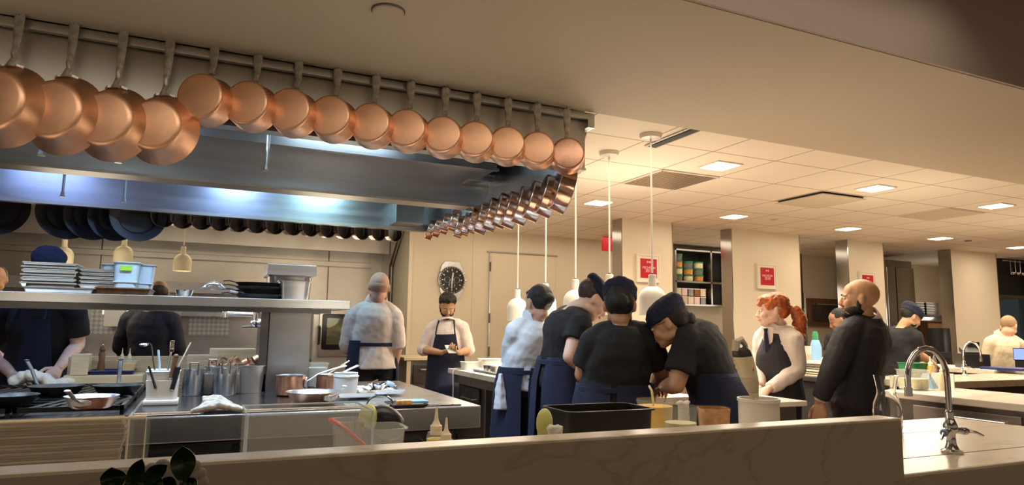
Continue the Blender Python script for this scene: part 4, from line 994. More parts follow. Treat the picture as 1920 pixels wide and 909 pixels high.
# bald man in suit
r, f, m, q = person('bald person with a short beard in a charcoal suit', 4.35, -22, (1611, 560, 0, -42, -2, 0), (1622, 594), (1604, 745), ((1642, 622, .14), (1588, 630, -.12)), ((1640, 690, .16), (1560, 694, -.16)), ((1625, 745, .1), (1537, 752, -.14)), 'skin_t', 'suit', 'long', w=1.14, hs=1.10, vox=.0055, hdir=(None, (-.1, -.05, -1)), fold=.014)
hair(r, f, m, BEARD, 'hair_b', 1.1, vox=.004, disp=.002, name='beard')
eyes(r, f, m, 1.1); mouth(r, f, m, 1.1)
N, up, lat, fw_ = q['N'], q['up'], q['lat'], q['fw']
MB().loft([ring(N+up*h, q['lat'], up.cross(q['lat']), a, a) for h, a in ((-.035, .118), (-.012, .104), (.004, .092), (.0, .084))], caps=False).build('jacket_collar', 'suit', r, world=True)
MB().cyl(q['W'][1]+(q['E'][1]-q['W'][1])*.02, q['W'][1]+(q['E'][1]-q['W'][1])*.10, .036, .036).build('shirt_cuff', 'shirt', r, world=True)
# far figures
r, f, m, q = person('person in black mostly hidden behind the suited man', 6.9, -30, (1573, 600, 0, -50, 25, 0), (1575, 620), (1580, 700), ((1603, 635), (1560, 634)), ((1612, 668), (1553, 668)), ((1600, 680, .2), (1560, 672, .2)), 'skin_b', 'tshirt', 'short', vox=.009)
hair(r, f, m, CROP, 'hair_b', vox=.009)
r, f, m, q = person('person in a black tee and dark cap beyond the right faucet', 6.7, 82, (1708, 594, 0, 112, 26, 0), (1692, 613), (1686, 700), ((1716, 632, -.1), (1672, 628, .12)), ((1722, 664, -.05), (1672, 668, .25)), ((1748, 680, .1), (1715, 682, .3)), 'skin_t', 'tshirt', 'short', w=1.05, vox=.008)
hair(r, f, m, CROP, 'hair_b', vox=.008); cap(r, f, m, 1.05); hair(r, f, m, [(0, .055, -.085, .035, .036, .024), (.045, .025, -.065, .014, .035, .030), (-.045, .025, -.065, .014, .035, .030)], 'hair_b', name='beard', disp=.003)
r, f, m, q = person('person in a cream jacket and apron at the right edge', 7.9, 66, (1892, 612, 0, 84, 26, 0), (1882, 628), (1880, 706), ((1908, 644), (1858, 642)), ((1922, 684, .1), (1850, 678, .05)), ((1912, 690, .3), (1862, 690, .25)), 'skin', 'shirt_y', 'long', apron='shirt_y', w=1.08, vox=.008, waist_open=20, fold=.012)
hair(r, f, m, CROP, 'hair_g', vox=.008)
# ------------------------------------------------------------------ things on the overshelf
def sheet_pan(name, label, cat, x0, x1, y0, y1, z, h=.022, m='steel', group=None, rz=0.):
    cx, cy = (x0+x1)/2, (y0+y1)/2; w_, d_ = (x1-x0)/2, (y1-y0)/2
    t = thing(name, label, cat, (cx, cy, z), R_(rz), group)
    b = MB(); b.box((-w_+.012, -d_+.012, 0), (w_-.012, d_-.012, .003))
    for s_ in (-1, 1):
        b.loft([[V((s_*(w_-.014), -d_+.01, 0)), V((s_*(w_-.014), d_-.01, 0)), V((s_*(w_-.011), d_-.01, 0)), V((s_*(w_-.011), -d_+.01, 0))], [V((s_*(w_-.003), -d_, h)), V((s_*(w_-.003), d_, h)), V((s_*w_, d_, h)), V((s_*w_, -d_, h))]])
        b.loft([[V((-w_+.01, s_*(d_-.014), 0)), V((w_-.01, s_*(d_-.014), 0)), V((w_-.01, s_*(d_-.011), 0)), V((-w_+.01, s_*(d_-.011), 0))], [V((-w_, s_*(d_-.003), h)), V((w_, s_*(d_-.003), h)), V((w_, s_*d_, h)), V((-w_, s_*d_, h))]])
    b.build('tray', m, t, smooth=False)
    b = MB(); b.tube([(-w_, -d_, h), (w_, -d_, h), (w_, d_, h), (-w_, d_, h)], .0045, 6, closed=True); b.build('rolled_rim', m, t)
    return t
SHY0, SHY1 = 3.96, 4.46
xa, xb = on_y(36, 520, SHY0).x, on_y(142, 520, SHY0).x
z = SZ+.001
x2, x3 = on_y(66, 540, SHY0).x, on_y(175, 545, SHY0).x
sheet_pan('sheet_pan', 'wide low steel tray lying under both tray stacks on the overshelf', 'tray', xa+.02, x3, SHY0, SHY1, z, .022, 'steel_dirty')
for k in range(6):
    sheet_pan('sheet_pan', 'steel sheet pan in the left stack on the overshelf, '+from_top(k, 6), 'tray', xa+.004*(k % 2), xb-.003*(k % 3), SHY0+.02+.003*(k % 2), SHY1, z+.026+.0198*k, .019, 'steel' if k % 2 else 'tin', 'left stack of sheet pans')
xa2, xb2 = on_y(145, 520, SHY0).x, on_y(215, 520, SHY0).x
for k in range(5):
    sheet_pan('sheet_pan', 'steel sheet pan in the right stack by the plastic tubs, '+from_top(k, 5), 'tray', xa2+.003*(k % 2), xb2, SHY0+.06, SHY1, z+.026+.0198*k, .019, 'tin' if k % 2 else 'steel', 'right stack of sheet pans')
xa3, xb3 = on_y(178, 545, SHY0-.03).x, on_y(281, 545, SHY0-.03).x
sheet_pan('roasting_tray', 'brown stained baking tray under the plastic tubs', 'tray', xa3, xb3, SHY0-.02, SHY0+.30, z, .03, 'wood_d')
def tub(name, label, cat, c, w0, d0, w1, d1, h, m='bluepl', group=None, fill=None, fillh=.6, rz=0.):
    t = thing(name, label, cat, c, R_(rz), group); b = MB()
    ot = [ring(V((0, 0, zz)), V((1, 0, 0)), V((0, 1, 0)), a/2, e/2, 28, 5) for zz, a, e in ((0, w0, d0), (h*.96, w1, d1), (h*.97, w1+.014, d1+.014), (h, w1+.014, d1+.014), (h, w1-.004, d1-.004), (.004, w0-.004, d0-.004))]
    b.loft(ot); b.build('tub', m, t, angle=50)
    if fill:
        f_ = fillh; b = MB(); b.loft([ring(V((0, 0, zz)), V((1, 0, 0)), V((0, 1, 0)), a/2, e/2, 28, 5) for zz, a, e in ((.006, w0-.008, d0-.008), (h*f_, w0+(w1-w0)*f_-.008, d0+(d1-d0)*f_-.008))]); b.build('contents', fill, t, angle=50)
    return t
zt = z+.036
h_ = on_y(230, 490, SHY0).z-zt
for i, (pa, pb, dy, hh, lb) in enumerate([(190, 232, .10, h_*.93, 'left plastic tub of the three on the overshelf, half behind the labelled one'), (212, 262, .03, h_*1.0, 'front plastic tub with a green label on the overshelf'), (240, 290, .12, h_*.98, 'right plastic tub of the three on the overshelf')]):
    x0, x1 = on_y(pa, 500, SHY0+dy).x, on_y(pb, 500, SHY0+dy).x
    t = tub('plastic_tub', lb, 'tub', ((x0+x1)/2, SHY0+dy+.06, zt), (x1-x0)*.88, .12, x1-x0, .14, hh)
    if i == 1:
        MB().box((-.026, -.076, hh*.66), (.026, -.0735, hh*.84)).build('label', 'label_g', t, smooth=False)
    MB().box((-(x1-x0)*.46, -.066, hh*.20), ((x1-x0)*.46, .062, hh*.24)).build('inner_rib', 'bluepl', t, smooth=False)
# whisk, steel bits, dark pans
c = on_y(402, 548, 4.0)
t = thing('whisk', 'wire balloon whisk lying on the overshelf', 'whisk', (c.x, 4.02, SZ+.045))
b = MB()
for k in range(7):
    a_ = k*PI/7; b.tube([(-.02+.11*math.sin(u*PI)*.0+.13*u-.05, .045*math.sin(u*PI)*math.cos(a_), .045*math.sin(u*PI)*math.sin(a_)-.0) for u in [i/8 for i in range(9)]], .0016, 5)
b.build('wires', 'chrome', t); MB().cyl((.08, 0, 0), (.20, .01, -.03), .008, n=8).build('handle', 'chrome', t)
c = on_y(345, 548, 4.0)
t = thing('steel_dish', 'small shiny steel dish on the overshelf left of the whisk', 'dish', (c.x, 4.05, SZ+.001)); MB().lathe([(0, 0), (.035, 0), (.045, .035), (.043, .035), (.033, .003), (0, .003)]).build('bowl', 'chrome', t)
for k in range(4):
    x0 = on_y(442, 548, 4.0).x
    t = thing('oval_pan', 'dark oval pan in the pile by the steel containers, '+from_top(k, 4), 'pan', (x0+.13, 4.06+.02*(k % 2), SZ+.003+.022*k), R_(4*k), 'pile of dark oval pans')
    MB().lathe([(0, 0), (.11, 0), (.14, .022), (.136, .022), (.108, .004), (0, .004)], sc=(1, .7)).build('body', 'carbon', t)
    MB().tube([(-.13, 0, .02), (-.17, 0, .028), (-.20, .0, .024)], .006, 6, flat=.6).build('handle', 'carbon', t)
x0, x1 = on_y(524, 540, 3.98).x, on_y(584, 540, 3.98).x
tub('steel_container', 'small steel container standing before the big inverted one on the overshelf', 'container', ((x0+x1)/2, 4.06, SZ+.001), (x1-x0)*.9, .14, x1-x0, .15, on_y(550, 527, 3.98).z-SZ, 'steel_h')
x0, x1 = on_y(501, 520, 4.12).x, on_y(593, 520, 4.12).x
h_ = on_y(550, 494, 4.12).z-SZ
t = tub('steel_container', 'large steel container with a wide rim, tallest thing on the overshelf', 'container', ((x0+x1)/2, 4.28, SZ+.001), (x1-x0)*.86, .26, (x1-x0)*.92, .28, h_*.66, 'steel_dirty')
MB().box((-(x1-x0)/2, -.16, h_*.66), ((x1-x0)/2, .16, h_*.97), .004).build('upper_pan', 'steel_h', t, smooth=False)
# pot filler
a = on_y(497, 606, 4.05)
t = thing('pot_filler_tap', 'double jointed steel wall tap on the column under the overshelf', 'tap', (cx0-.045, 4.12, a.z))
zf = on_y(430, 588, 4.0).z-a.z; zm = 0
e1 = on_y(478, 590, 4.06).x-(cx0-.045); e2 = on_y(422, 588, 4.02).x-(cx0-.045)
b = MB(); b.cyl((0, 0, 0), (e1, -.02, 0), .012); b.cyl((e1, -.02, -.02), (e1, -.02, zf+.02), .014); b.cyl((e1, -.02, zf), (e2, -.06, zf+.005), .010); b.cyl((e2, -.06, zf-.02), (e2, -.06, zf+.02), .014); b.ell((e1, -.02, 0), .02)
b.build('arm', 'chrome', t); MB().cyl((e1-.06, -.03, -.022), (e1+.02, -.02, -.02), .005, n=8).build('lever', 'steel_dark', t); MB().cyl((.0, 0, 0), (-.012, 0, 0), .025).build('wall_flange', 'chrome', t)

# ------------------------------------------------------------------ things on the island
TZ = .913
def cylpot(name, label, cat, x, y, z, r, h, m='steel', handle=True, group=None, taper=1.):
    t = thing(name, label, cat, (x, y, z), 0, group)
    MB().lathe([(0, 0), (r*.94*taper, 0), (r*taper, .008), (r, h-.004), (r+.005, h), (r-.003, h), (r*taper-.004, .01), (0, .008)]).build('body', m, t)
    if handle: MB().tube([(-.02, -r, h-.03), (-.02, -r-.012, h), (-.02, -r-.018, h+.035), (.02, -r-.018, h+.035), (.02, -r-.012, h), (.02, -r, h-.03)], .0035, 6).build('handle', 'steel_dirty', t)
    return t
# utensil caddy
c = on_z(300, 765, .9); x0, x1 = on_y(268, 740, c.y).x, on_y(334, 740, c.y).x; hh = on_y(300, 700, c.y).z-.9
t = thing('utensil_caddy', 'pale square plastic caddy full of utensils on the island edge', 'caddy', (c.x, c.y+.07, TZ))
w_ = (x1-x0)/2
b = MB(); b.box((-w_, -.07, 0), (w_, .07, .022), .004); b.build('base_tray', 'white_pl', t)
b = MB(); b.loft([ring(V((0, 0, zz)), V((1, 0, 0)), V((0, 1, 0)), a, e, 24, 6) for zz, a, e in ((.022, w_*.88, .055), (hh*.70, w_*.96, .060), (hh*.70, w_*.90, .054), (.03, w_*.8, .05))]); b.build('front_bin', 'white', t, angle=50)
b = MB(); b.loft([ring(V((0, .03, zz)), V((1, 0, 0)), V((0, 1, 0)), a, e, 24, 6) for zz, a, e in ((.022, w_*.9, .05), (hh, w_*.98, .055), (hh, w_*.92, .05), (.03, w_*.82, .045))]); b.build('rear_bin', 'white_pl', t, angle=50)
MB().box((-w_, -.03, hh*.93), (w_, .09, hh*.965), .003).build('rim', 'white_pl', t)
def stick(name, label, cat, p0, p1, Y0, Y1, m='chrome', r=.004, head=None, hm=None, group=None):
    a = on_y(p0[0], p0[1], Y0); c_ = on_y(p1[0], p1[1], Y1)
    t = thing(name, label, cat, tuple(a), 0, group); d = c_-a
    MB().cyl((0, 0, 0), d, r, r*.8, n=8).build('handle', m, t)
    if head == 'ladle': MB().tube([d, d+V((-.008, 0, .010)), d+V((-.022, 0, .010))], .004, 6).build('hook', 'chrome', t); MB().ell(d+V((-.032, 0, .004)), (.020, .018, .008)).build('bowl', 'chrome', t)
    if head == 'tongs': MB().box(d-V((.009, .006, .02)), d+V((.011, .006, .035)), .004).build('grip', hm or 'chrome', t)
    if head == 'grip': MB().cyl(d-d.normalized()*.10, d, .010, .012, n=10).build('grip', hm or 'blk', t); MB().ell(d, .0125).build('butt', hm or 'blk', t)
    return t
Yc = c.y+.06
stick('ladle', 'small ladle leaning left in the utensil caddy', 'ladle', (293, 715), (284, 648), Yc, Yc, 'steel_dark', .004, 'ladle')
stick('marker_pen', 'pale blue pen standing in the utensil caddy', 'pen', (300, 705), (297, 656), Yc+.02, Yc+.02, 'bluepl', .006)
stick('ladle', 'ladle with a wide bent grip in the middle of the utensil caddy', 'ladle', (312, 712), (322, 652), Yc, Yc, 'tin', .006, 'tongs', 'chrome')
stick('spoon', 'long spoon pointing right out of the utensil caddy', 'spoon', (325, 705), (358, 642), Yc+.02, Yc+.05, 'tin', .004)
stick('knife', 'knife with a dark red handle in the utensil caddy', 'knife', (314, 735), (330, 668), Yc-.04, Yc-.03, 'steel', .005, 'grip', 'wood_d')
stick('knife', 'knife with a black handle right of the red handled one', 'knife', (322, 732), (334, 690), Yc-.05, Yc-.04, 'steel', .005, 'grip', 'blk')
stick('spatula', 'black handled spatula leaning left in the caddy front', 'spatula', (292, 728), (279, 686), Yc-.05, Yc-.05, 'blk', .006)
# bain marie pots
for i, (xc, yt, yb, rp, lb) in enumerate([(360, 697, 747, 21, 'leftmost round steel pot right of the caddy'), (395, 690, 742, 15, 'middle round steel pot, half hidden'), (420, 694, 747, 23, 'round steel pot with a bent handle, front of the steel group')]):
    c = on_z(xc, yb, .9); h_ = on_y(xc, yt, c.y).z-.9; r_ = on_y(xc+rp, yb, c.y).x-c.x
    cylpot('bain_marie_pot', lb, 'pot', c.x, c.y+r_, TZ, r_, h_)
c = on_z(470, 742, .9); h_ = on_y(470, 690, c.y).z-.9; x0, x1 = on_y(447, 720, c.y).x, on_y(496, 720, c.y).x
tub('steel_container', 'square steel container between the round pots and the column', 'container', ((x0+x1)/2, c.y+.09, TZ), x1-x0+.005, .15, x1-x0+.02, .16, h_, 'steel')
for i, (x, y) in enumerate([(402, 684), (418, 678), (440, 676), (462, 680), (480, 674)]):
    a = on_y(x, y, 4.12); t = thing('ring_mould', 'small copper ring mould behind the steel pots, '+from_left(i, 5), 'mould', tuple(a), R_(20*i), 'ring moulds behind the pots')
    MB().lathe([(.024, -.015), (.025, -.015), (.025, .015), (.024, .015)], ax=(.2*i-.4, -1, .5), n=20, closed=True).build('ring', 'copper_dull', t)
a = on_y(440, 695, 4.12); t = thing('steel_tray', 'steel tray carrying the ring moulds', 'tray', (a.x, 4.15, TZ)); MB().box((-.18, -.10, 0), (.20, .12, a.z-TZ-.01), .006).build('box', 'steel_dirty', t)
# boards and stacks behind
c = on_y(395, 690, 4.5); x0, x1 = on_y(350, 680, 4.5).x, on_y(410, 680, 4.5).x
t = thing('paper_stack', 'stack of brown paper sheets at the back of the island', 'paper stack', ((x0+x1)/2, 4.55, .901)); MB().box((-(x1-x0)/2, -.08, 0), ((x1-x0)/2, .08, on_y(380, 666, 4.5).z-.9), .004).build('sheets', 'paper', t, smooth=False)
x0, x1 = on_y(393, 660, 4.75).x, on_y(478, 660, 4.75).x; zt_ = on_y(430, 653, 4.72).z
t = thing('chopping_board', 'thick pale chopping board on the back shelf of the island', 'chopping board', ((x0+x1)/2, 4.72, .901)); MB().box((-(x1-x0)/2, -.1, 0), ((x1-x0)/2, .08, zt_-.901), .006).build('board', 'wood_l', t, smooth=False)
x0, x1 = on_y(118, 708, 4.60).x, on_y(268, 708, 4.60).x; zq = on_y(200, 703, 4.60).z
t = thing('serving_ledge', 'pale wooden ledge along the back of the stove', 'ledge', ((x0+x1)/2, 4.7, .901)); MB().box((-(x1-x0)/2, -.10, 0), ((x1-x0)/2, .09, zq-.901), .006).build('board', 'wood_l', t, smooth=False)
x0, x1 = on_y(126, 690, 4.80).x, on_y(352, 690, 4.80).x; zr = on_y(240, 668, 4.80).z
t = thing('back_board', 'long tan wooden upstand behind the bottles and the caddy', 'board', ((x0+x1)/2, 4.815, .901)); MB().box((-(x1-x0)/2, -.01, 0), ((x1-x0)/2, .015, zr-.901), .003).build('board', 'wood_l', t, smooth=False)
zl = zq+.001
x0, x1 = on_y(168, 700, 4.64).x, on_y(252, 700, 4.64).x
t = sheet_pan('serving_tray', 'dark blue tray holding bottles behind the stove', 'tray', x0, x1, 4.61, 4.78, zl, .02, 'blue')
x0, x1 = on_y(219, 690, 4.66).x, on_y(254, 690, 4.66).x
t = tub('plastic_tub', 'clear tub of yellow liquid holding squeeze bottles behind the stove', 'tub', ((x0+x1)/2, 4.70, zl+.004), x1-x0-.01, .07, x1-x0, .08, .075, 'poly', fill='yellow', fillh=.75)
def squeeze(label, x, y, z, r, h, fill='yellow', fh=.5, group=None):
    t = thing('squeeze_bottle', label, 'squeeze bottle', (x, y, z), 0, group)
    MB().lathe([(0, 0), (r, 0), (r, h*.52), (r*.85, h*.60), (r*.5, h*.62), (0, h*.62)]).build('bottle', 'poly' if fill != 'paleyellow' else 'cream', t)
    if fill != 'paleyellow': MB().lathe([(0, .002), (r*.93, .002), (r*.93, h*.62*fh), (0, h*.62*fh)]).build('contents', fill, t)
    MB().lathe([(r*.62, h*.56), (r*.62, h*.70), (r*.45, h*.72), (r*.22, h*.80), (r*.10, h), (0, h)]).build('nozzle_cap', 'cream', t)
    return t
for i, xx in enumerate((227, 241)): a = on_y(xx, 690, 4.70); squeeze('small squeeze bottle standing in the yellow tub behind the stove, '+('left' if i == 0 else 'right'), a.x, 4.70, zl+.007, .016, .145)
a = on_y(188, 700, 4.66); t = thing('pepper_mill', 'tall dark wooden pepper mill behind the stove', 'pepper mill', (a.x, 4.67, zl+.006))
hh = on_y(188, 650, 4.66).z-zl; MB().lathe([(0, 0), (.020, 0), (.022, .02), (.016, hh*.45), (.019, hh*.7), (.013, hh*.78), (.018, hh*.86), (.012, hh*.97), (0, hh)], n=18).build('body', 'wood_d', t); MB().ell((0, 0, hh+.004), .006).build('knob', 'chrome', t)
x0, x1 = on_y(133, 690, 4.62).x, on_y(166, 690, 4.62).x; t = thing('cardboard_box', 'plain tan box beside the dark tray behind the stove', 'box', ((x0+x1)/2, 4.66, zl)); MB().box((-(x1-x0)/2, -.06, 0), ((x1-x0)/2, .06, on_y(150, 664, 4.62).z-zl), .003).build('carton', 'wood_l', t, smooth=False)
# cloth in the left chef's hands
c = on_z(72, 716, .955)
t = thing('kitchen_towel', 'white towel held by the chef at the stove', 'towel', (c.x, 4.62, .93))
b = MB(); random.seed(3)
for k in range(11): b.ell((-.12+.026*k, random.uniform(-.02, .02), .03+.03*math.sin(k*.6)), (.034, .045, .030+.01*random.random()))
remeshed(b, 'cloth', 'cloth', None, .006, 2, .02, .05).parent = t
# folded towel on the front
c = on_z(410, 778, .91)
t = thing('kitchen_towel', 'crumpled striped grey towel on the front edge of the island', 'towel', (c.x, c.y+.06, TZ))
b = MB()
for k in range(4):
    b.tube([(-.11+.02*k, -.03+.022*k, .012), (-.06, -.035+.025*k, .022+.012*k), (.0, -.03+.025*k, .034+.008*k), (.06, -.03+.022*k, .020), (.105, -.03+.02*k, .010)], [.010, .014, .016, .012, .008], 8)
remeshed(b, 'cloth', 'towel', None, .005, 2, .012, .03).parent = t
# copper pans on the island
def flat_pan(name, label, cat, c, r, h, hang, hl, body='copper', lin='tin', m='cast', group=None, rb=.8, z=TZ, up_=.04, style=0):
    t = thing(name, label, cat, (c[0], c[1], z), R_(hang), group)
    MB().lathe([(0, 0), (r*rb-.01, 0), (r*rb, .008), (r-.004, h-.004), (r, h), (r+.003, h+.002)], n=36).build('body', body, t)
    MB().lathe([(0, .003), (r*rb-.012, .003), (r*rb-.004, .010), (r-.007, h-.004), (r+.003, h+.002)], n=36).build('lining', lin, t)
    b = MB(); b.tube([(r*.97, 0, h*.65), (r+.03, 0, h*.85), (r+.06, 0, h+.005), (r+.06+(hl-.06)*.5, 0, h+up_*.6), (r+hl, 0, h+up_)], [.008, .007, .009, .010, .011], 8, flat=.5); b.ell((r+hl, 0, h+up_), (.014, .012, .006)); b.build('handle', m, t)
    MB().loft([[V((r*.965+dx, -.035, h*.45)), V((r*.985+dx, 0, h*.30)), V((r*.965+dx, .035, h*.45)), V((r*.975+dx, .035, h*.80)), V((r*.995+dx, 0, h*.92)), V((r*.975+dx, -.035, h*.80))] for dx in (-.004, .006)]).build('rivet_plate', m, t)
    return t
c = on_z(595, 762, .91); r_ = (on_y(646, 745, c.y+.1).x-on_y(543, 745, c.y+.1).x)/2
flat_pan('saute_pan', 'shallow copper pan at the front of the island, handle towards the camera', 'pan', (c.x, c.y+r_), r_, .055, -62, .10, rb=.78)
c = on_z(547, 745, .91); r_ = (on_y(576, 725, c.y).x-on_y(518, 725, c.y).x)/2
flat_pan('saucepan', 'copper saucepan in front of the column with a long rising handle', 'saucepan', (c.x, c.y+r_), r_, on_y(547, 710, c.y).z-.9, -10, .20, 'copper_dull', rb=.97, up_=.05)
c = on_z(615, 738, .91); r_ = (on_y(636, 725, c.y).x-on_y(594, 725, c.y).x)/2
flat_pan('saucepan', 'smaller copper saucepan left of the white tubs', 'saucepan', (c.x, c.y+r_), r_, on_y(615, 708, c.y).z-.9, 35, .18, 'copper_dull', rb=.97, up_=.04)
c = on_z(595, 728, .91); x0, x1 = on_y(576, 700, c.y).x, on_y(616, 700, c.y).x
tub('plastic_tub', 'clear tall tub of bags behind the copper pans', 'tub', ((x0+x1)/2, c.y+.12, TZ), x1-x0, .16, x1-x0+.02, .17, on_y(595, 686, c.y).z-.9, 'poly', fill='cloth', fillh=.8)
a = on_y(650, 678, 4.35); stick('ladle', 'long thin handle rising behind the white tub', 'ladle', (615, 700), (655, 676), 4.3, 4.35, 'steel', .005)
c = on_z(652, 738, .93); r_ = (on_y(676, 715, c.y).x-on_y(630, 715, c.y).x)/2; h_ = on_y(652, 696, c.y).z-.94
sheet_pan('sheet_pan', 'steel tray under the white tub on the island', 'tray', c.x-.06, on_y(700, 742, c.y).x, c.y-.06, c.y+.28, TZ, .02, 'steel')
t = thing('white_tub', 'white round plastic tub with a second tub nested in it, on the island', 'tub', (c.x, c.y+r_, TZ+.005))
MB().lathe([(0, 0), (r_*.92, 0), (r_, h_*.9), (r_*1.05, h_*.9), (r_*1.05, h_*.96), (r_*.96, h_*.96), (r_*.95, h_*1.10), (r_*.98, h_*1.11), (r_*.93, h_*1.11), (r_*.9, h_*.98), (0, h_*.97)]).build('tub', 'white_pl', t)
c = on_z(700, 740, .91)
sheet_pan('sheet_pan', 'steel tray of black tools at the right of the white tub', 'tray', on_y(672, 738, c.y).x, on_y(757, 738, c.y).x, c.y-.02, c.y+.30, TZ, .02, 'steel')
for i, (a0, a1, m_) in enumerate([((690, 735), (720, 716), 'blk'), ((684, 722), (708, 712), 'chrome'), ((715, 728), (742, 722), 'chrome')]):
    stick(['spatula', 'ladle', 'spoon'][i], ['black spatula lying on the tool tray', 'steel ladle crossing the tool tray', 'steel spoon with a round bowl on the tool tray'][i], ['spatula', 'ladle', 'spoon'][i], a0, a1, c.y+.12+.03*i, c.y+.16+.03*i, m_, .007)
a = on_y(713, 727, c.y+.1); t = thing('steel_bowl', 'shallow steel bowl on the tool tray', 'bowl', (a.x, c.y+.16, TZ+.006)); MB().lathe([(0, 0), (.03, 0), (.06, .035), (.058, .036), (.028, .003), (0, .003)]).build('bowl', 'chrome', t)
a = on_y(737, 722, c.y+.14); t = thing('cloth_strip', 'pale green folded cloth at the end of the tool tray', 'cloth', (a.x, c.y+.2, TZ+.02)); MB().box((-.02, -.03, 0), (.02, .05, .03), .01, Matrix.Rotation(.5, 3, 'Y')).build('cloth', 'bluepl', t)
c = on_z(770, 762, .91)
t = sheet_pan('serving_tray', 'small dark tray with a blue cloth and a piece of bread, nearest the island corner', 'tray', on_y(738, 757, c.y).x, on_y(802, 757, c.y).x, c.y, c.y+.17, TZ-.01, .014, 'carbon')
a = on_y(780, 752, c.y+.08); t = thing('blue_napkin', 'folded light blue cloth on the small dark tray', 'cloth', (a.x, c.y+.11, TZ+.0)); MB().box((-.055, -.05, 0), (.06, .05, .016), .006).build('cloth', 'bluetowel', t)
a = on_y(760, 755, c.y+.06); t = thing('bread_slice', 'toasted bread piece on the small dark tray', 'bread', (a.x, c.y+.06, TZ+.0)); MB().box((-.045, -.02, 0), (.03, .025, .022), .006).build('bread', 'orange', t)
c = on_z(730, 770, .91); t = thing('steel_hoop', 'thin steel hoop handle standing at the island front edge', 'handle', (c.x, IY0+.03, TZ)); MB().tube([(.065*math.cos(a_*PI/10), 0, .048*math.sin(a_*PI/10)) for a_ in range(11)], .005, 6).build('hoop', 'chrome', t)
# iron pans on the burners
gz = .949
for i, (px_, py_, rp, ang, lb) in enumerate([(100, 742, 62, 128, 'black frying pan at the back left burner, handle up to the left'), (217, 740, 54, 95, 'black frying pan at the back right burner'), (12, 762, 62, 175, 'black frying pan cut by the left edge of the picture')]):
    c = on_z(px_, py_, gz); r_ = (on_y(px_+rp, py_, c.y+.1).x-on_y(px_-rp, py_, c.y+.1).x)/2*.86
    flat_pan('frying_pan', lb, 'frying pan', (c.x, c.y+r_*.6), r_, .04, ang, .17, 'iron', 'iron', 'blk', z=gz, up_=.11)
c = on_z(165, 768, gz); r_ = (on_y(224, 755, c.y+.1).x-on_y(112, 755, c.y+.1).x)/2*.92
flat_pan('saute_pan', 'copper pan with bright lining on the front burner', 'pan', (c.x, c.y+r_*.85), r_, .045, -105, .12, 'copper_dull', 'tin', z=gz)

# ------------------------------------------------------------------ things on the prep counter behind the ledge
CZ = .901
def rnd(px0, px1, py_, Y):
    c_ = on_y((px0+px1)/2, py_, Y); v = c_-CP; D_ = v.dot(Fw); hd = V((v.x, v.y, 0)).normalized(); ct = hd.dot(V((Fw.x, Fw.y, 0)).normalized())
    return c_, (px1-px0)/2*D_*ct/FPX
def on_cnt(px_, Y): return on_y(px_, 780, Y).x
# acrylic guard full of paper
Y = 1.62; xr = on_cnt(235, Y); zt_ = on_y(200, 786, Y).z
t = thing('paper_stack', 'tall stack of brown paper sheets in a clear holder at bottom left', 'paper stack', (xr-.4, Y+.15, CZ))
b = MB(); random.seed(5); n_ = 38; hh = (zt_-CZ)/n_
for k in range(n_): j = random.uniform(-.003, .003); b.box((-1.2, -.15+j*.6, hh*k), (.4-abs(j)*1.8-.004*math.sin(k*.35), -.09, hh*(k+.86)))
b.build('sheets', 'paper', t, smooth=False)
b = MB(); b.box((.405, -.16, 0), (.411, -.07, zt_-CZ+.006)); b.box((.437, -.16, 0), (.443, -.07, zt_-CZ+.006)); b.box((-1.2, -.172, 0), (.443, -.166, zt_-CZ+.004)); b.build('holder', 'acrylic', t, smooth=False)
b = MB(); b.tube([(-1.2, -.168, zt_-CZ+.004), (.44, -.168, zt_-CZ+.004), (.44, -.168, 0)], .0028, 6); b.tube([(.408, -.16, zt_-CZ+.004), (.408, -.16, 0)], .0022, 6); b.build('edge_glint', 'cream', t)  # light caught on the holder edges, drawn as cream rods
Y = 1.66; x0, x1 = on_cnt(463, Y), on_cnt(699, Y); z0 = on_y(463, 779, Y).z; th = .004
t = thing('acrylic_bin', 'clear acrylic bin with open top in the middle foreground', 'bin', ((x0+x1)/2, Y+.1, CZ)); w_ = (x1-x0)/2; h_ = z0-CZ
b = MB(); b.box((-w_, -.1, 0), (w_, -.1+th, h_)); b.box((-w_, .1-th, 0), (w_, .1, h_)); b.box((-w_, -.1+th, 0), (-w_+.012, .1-th, h_)); b.box((w_-th, -.1+th, 0), (w_, .1-th, h_)); b.box((-w_, -.1, 0), (w_, .1, th)); b.build('walls', 'acrylic', t, smooth=False)
MB().tube([(-w_, -.1, h_), (w_, -.1, h_), (w_, .1, h_), (-w_, .1, h_)], .0025, 6, closed=True).tube([(w_, -.1, h_), (w_, -.1, 0)], .0025, 6).tube([(-w_, -.1, h_), (-w_, -.1, 0)], .004, 6).build('edge_glint', 'bluepl', t)  # glints along the bin edges, modelled as pale blue rods
a = on_y(640, 800, Y+.08); t = thing('silicone_spatula', 'red silicone spatula lying in the acrylic bin', 'spatula', (a.x, Y+.08, a.z)); MB().tube([(-.03, 0, .02), (-.012, 0, .010), (.008, 0, -.004)], [.012, .014, .010], 8, flat=.4).build('blade', 'red', t); MB().cyl((.008, 0, -.004), (.06, 0, -.05), .006, n=8).build('handle', 'red', t)
a = on_y(655, 815, Y+.08); tub('plastic_tub', 'small clear tub in the acrylic bin under the red spatula', 'tub', (a.x, Y+.1, CZ+.005), .05, .06, .075, .08, a.z-CZ+.03, 'poly', fill='cloth', fillh=.4)
Y = 1.98
c = on_y(690, 790, Y); r_ = .062
t = thing('melon_half', 'pale yellow green melon half behind the acrylic bin', 'melon', (c.x, Y, CZ)); MB().ell((0, 0, c.z-CZ+.010), (.028, .030, .040)).build('fruit', 'lime', t)
MB().cyl((0, 0, 0), (0, 0, c.z-CZ-.02), .022).build('stand', 'poly', t)
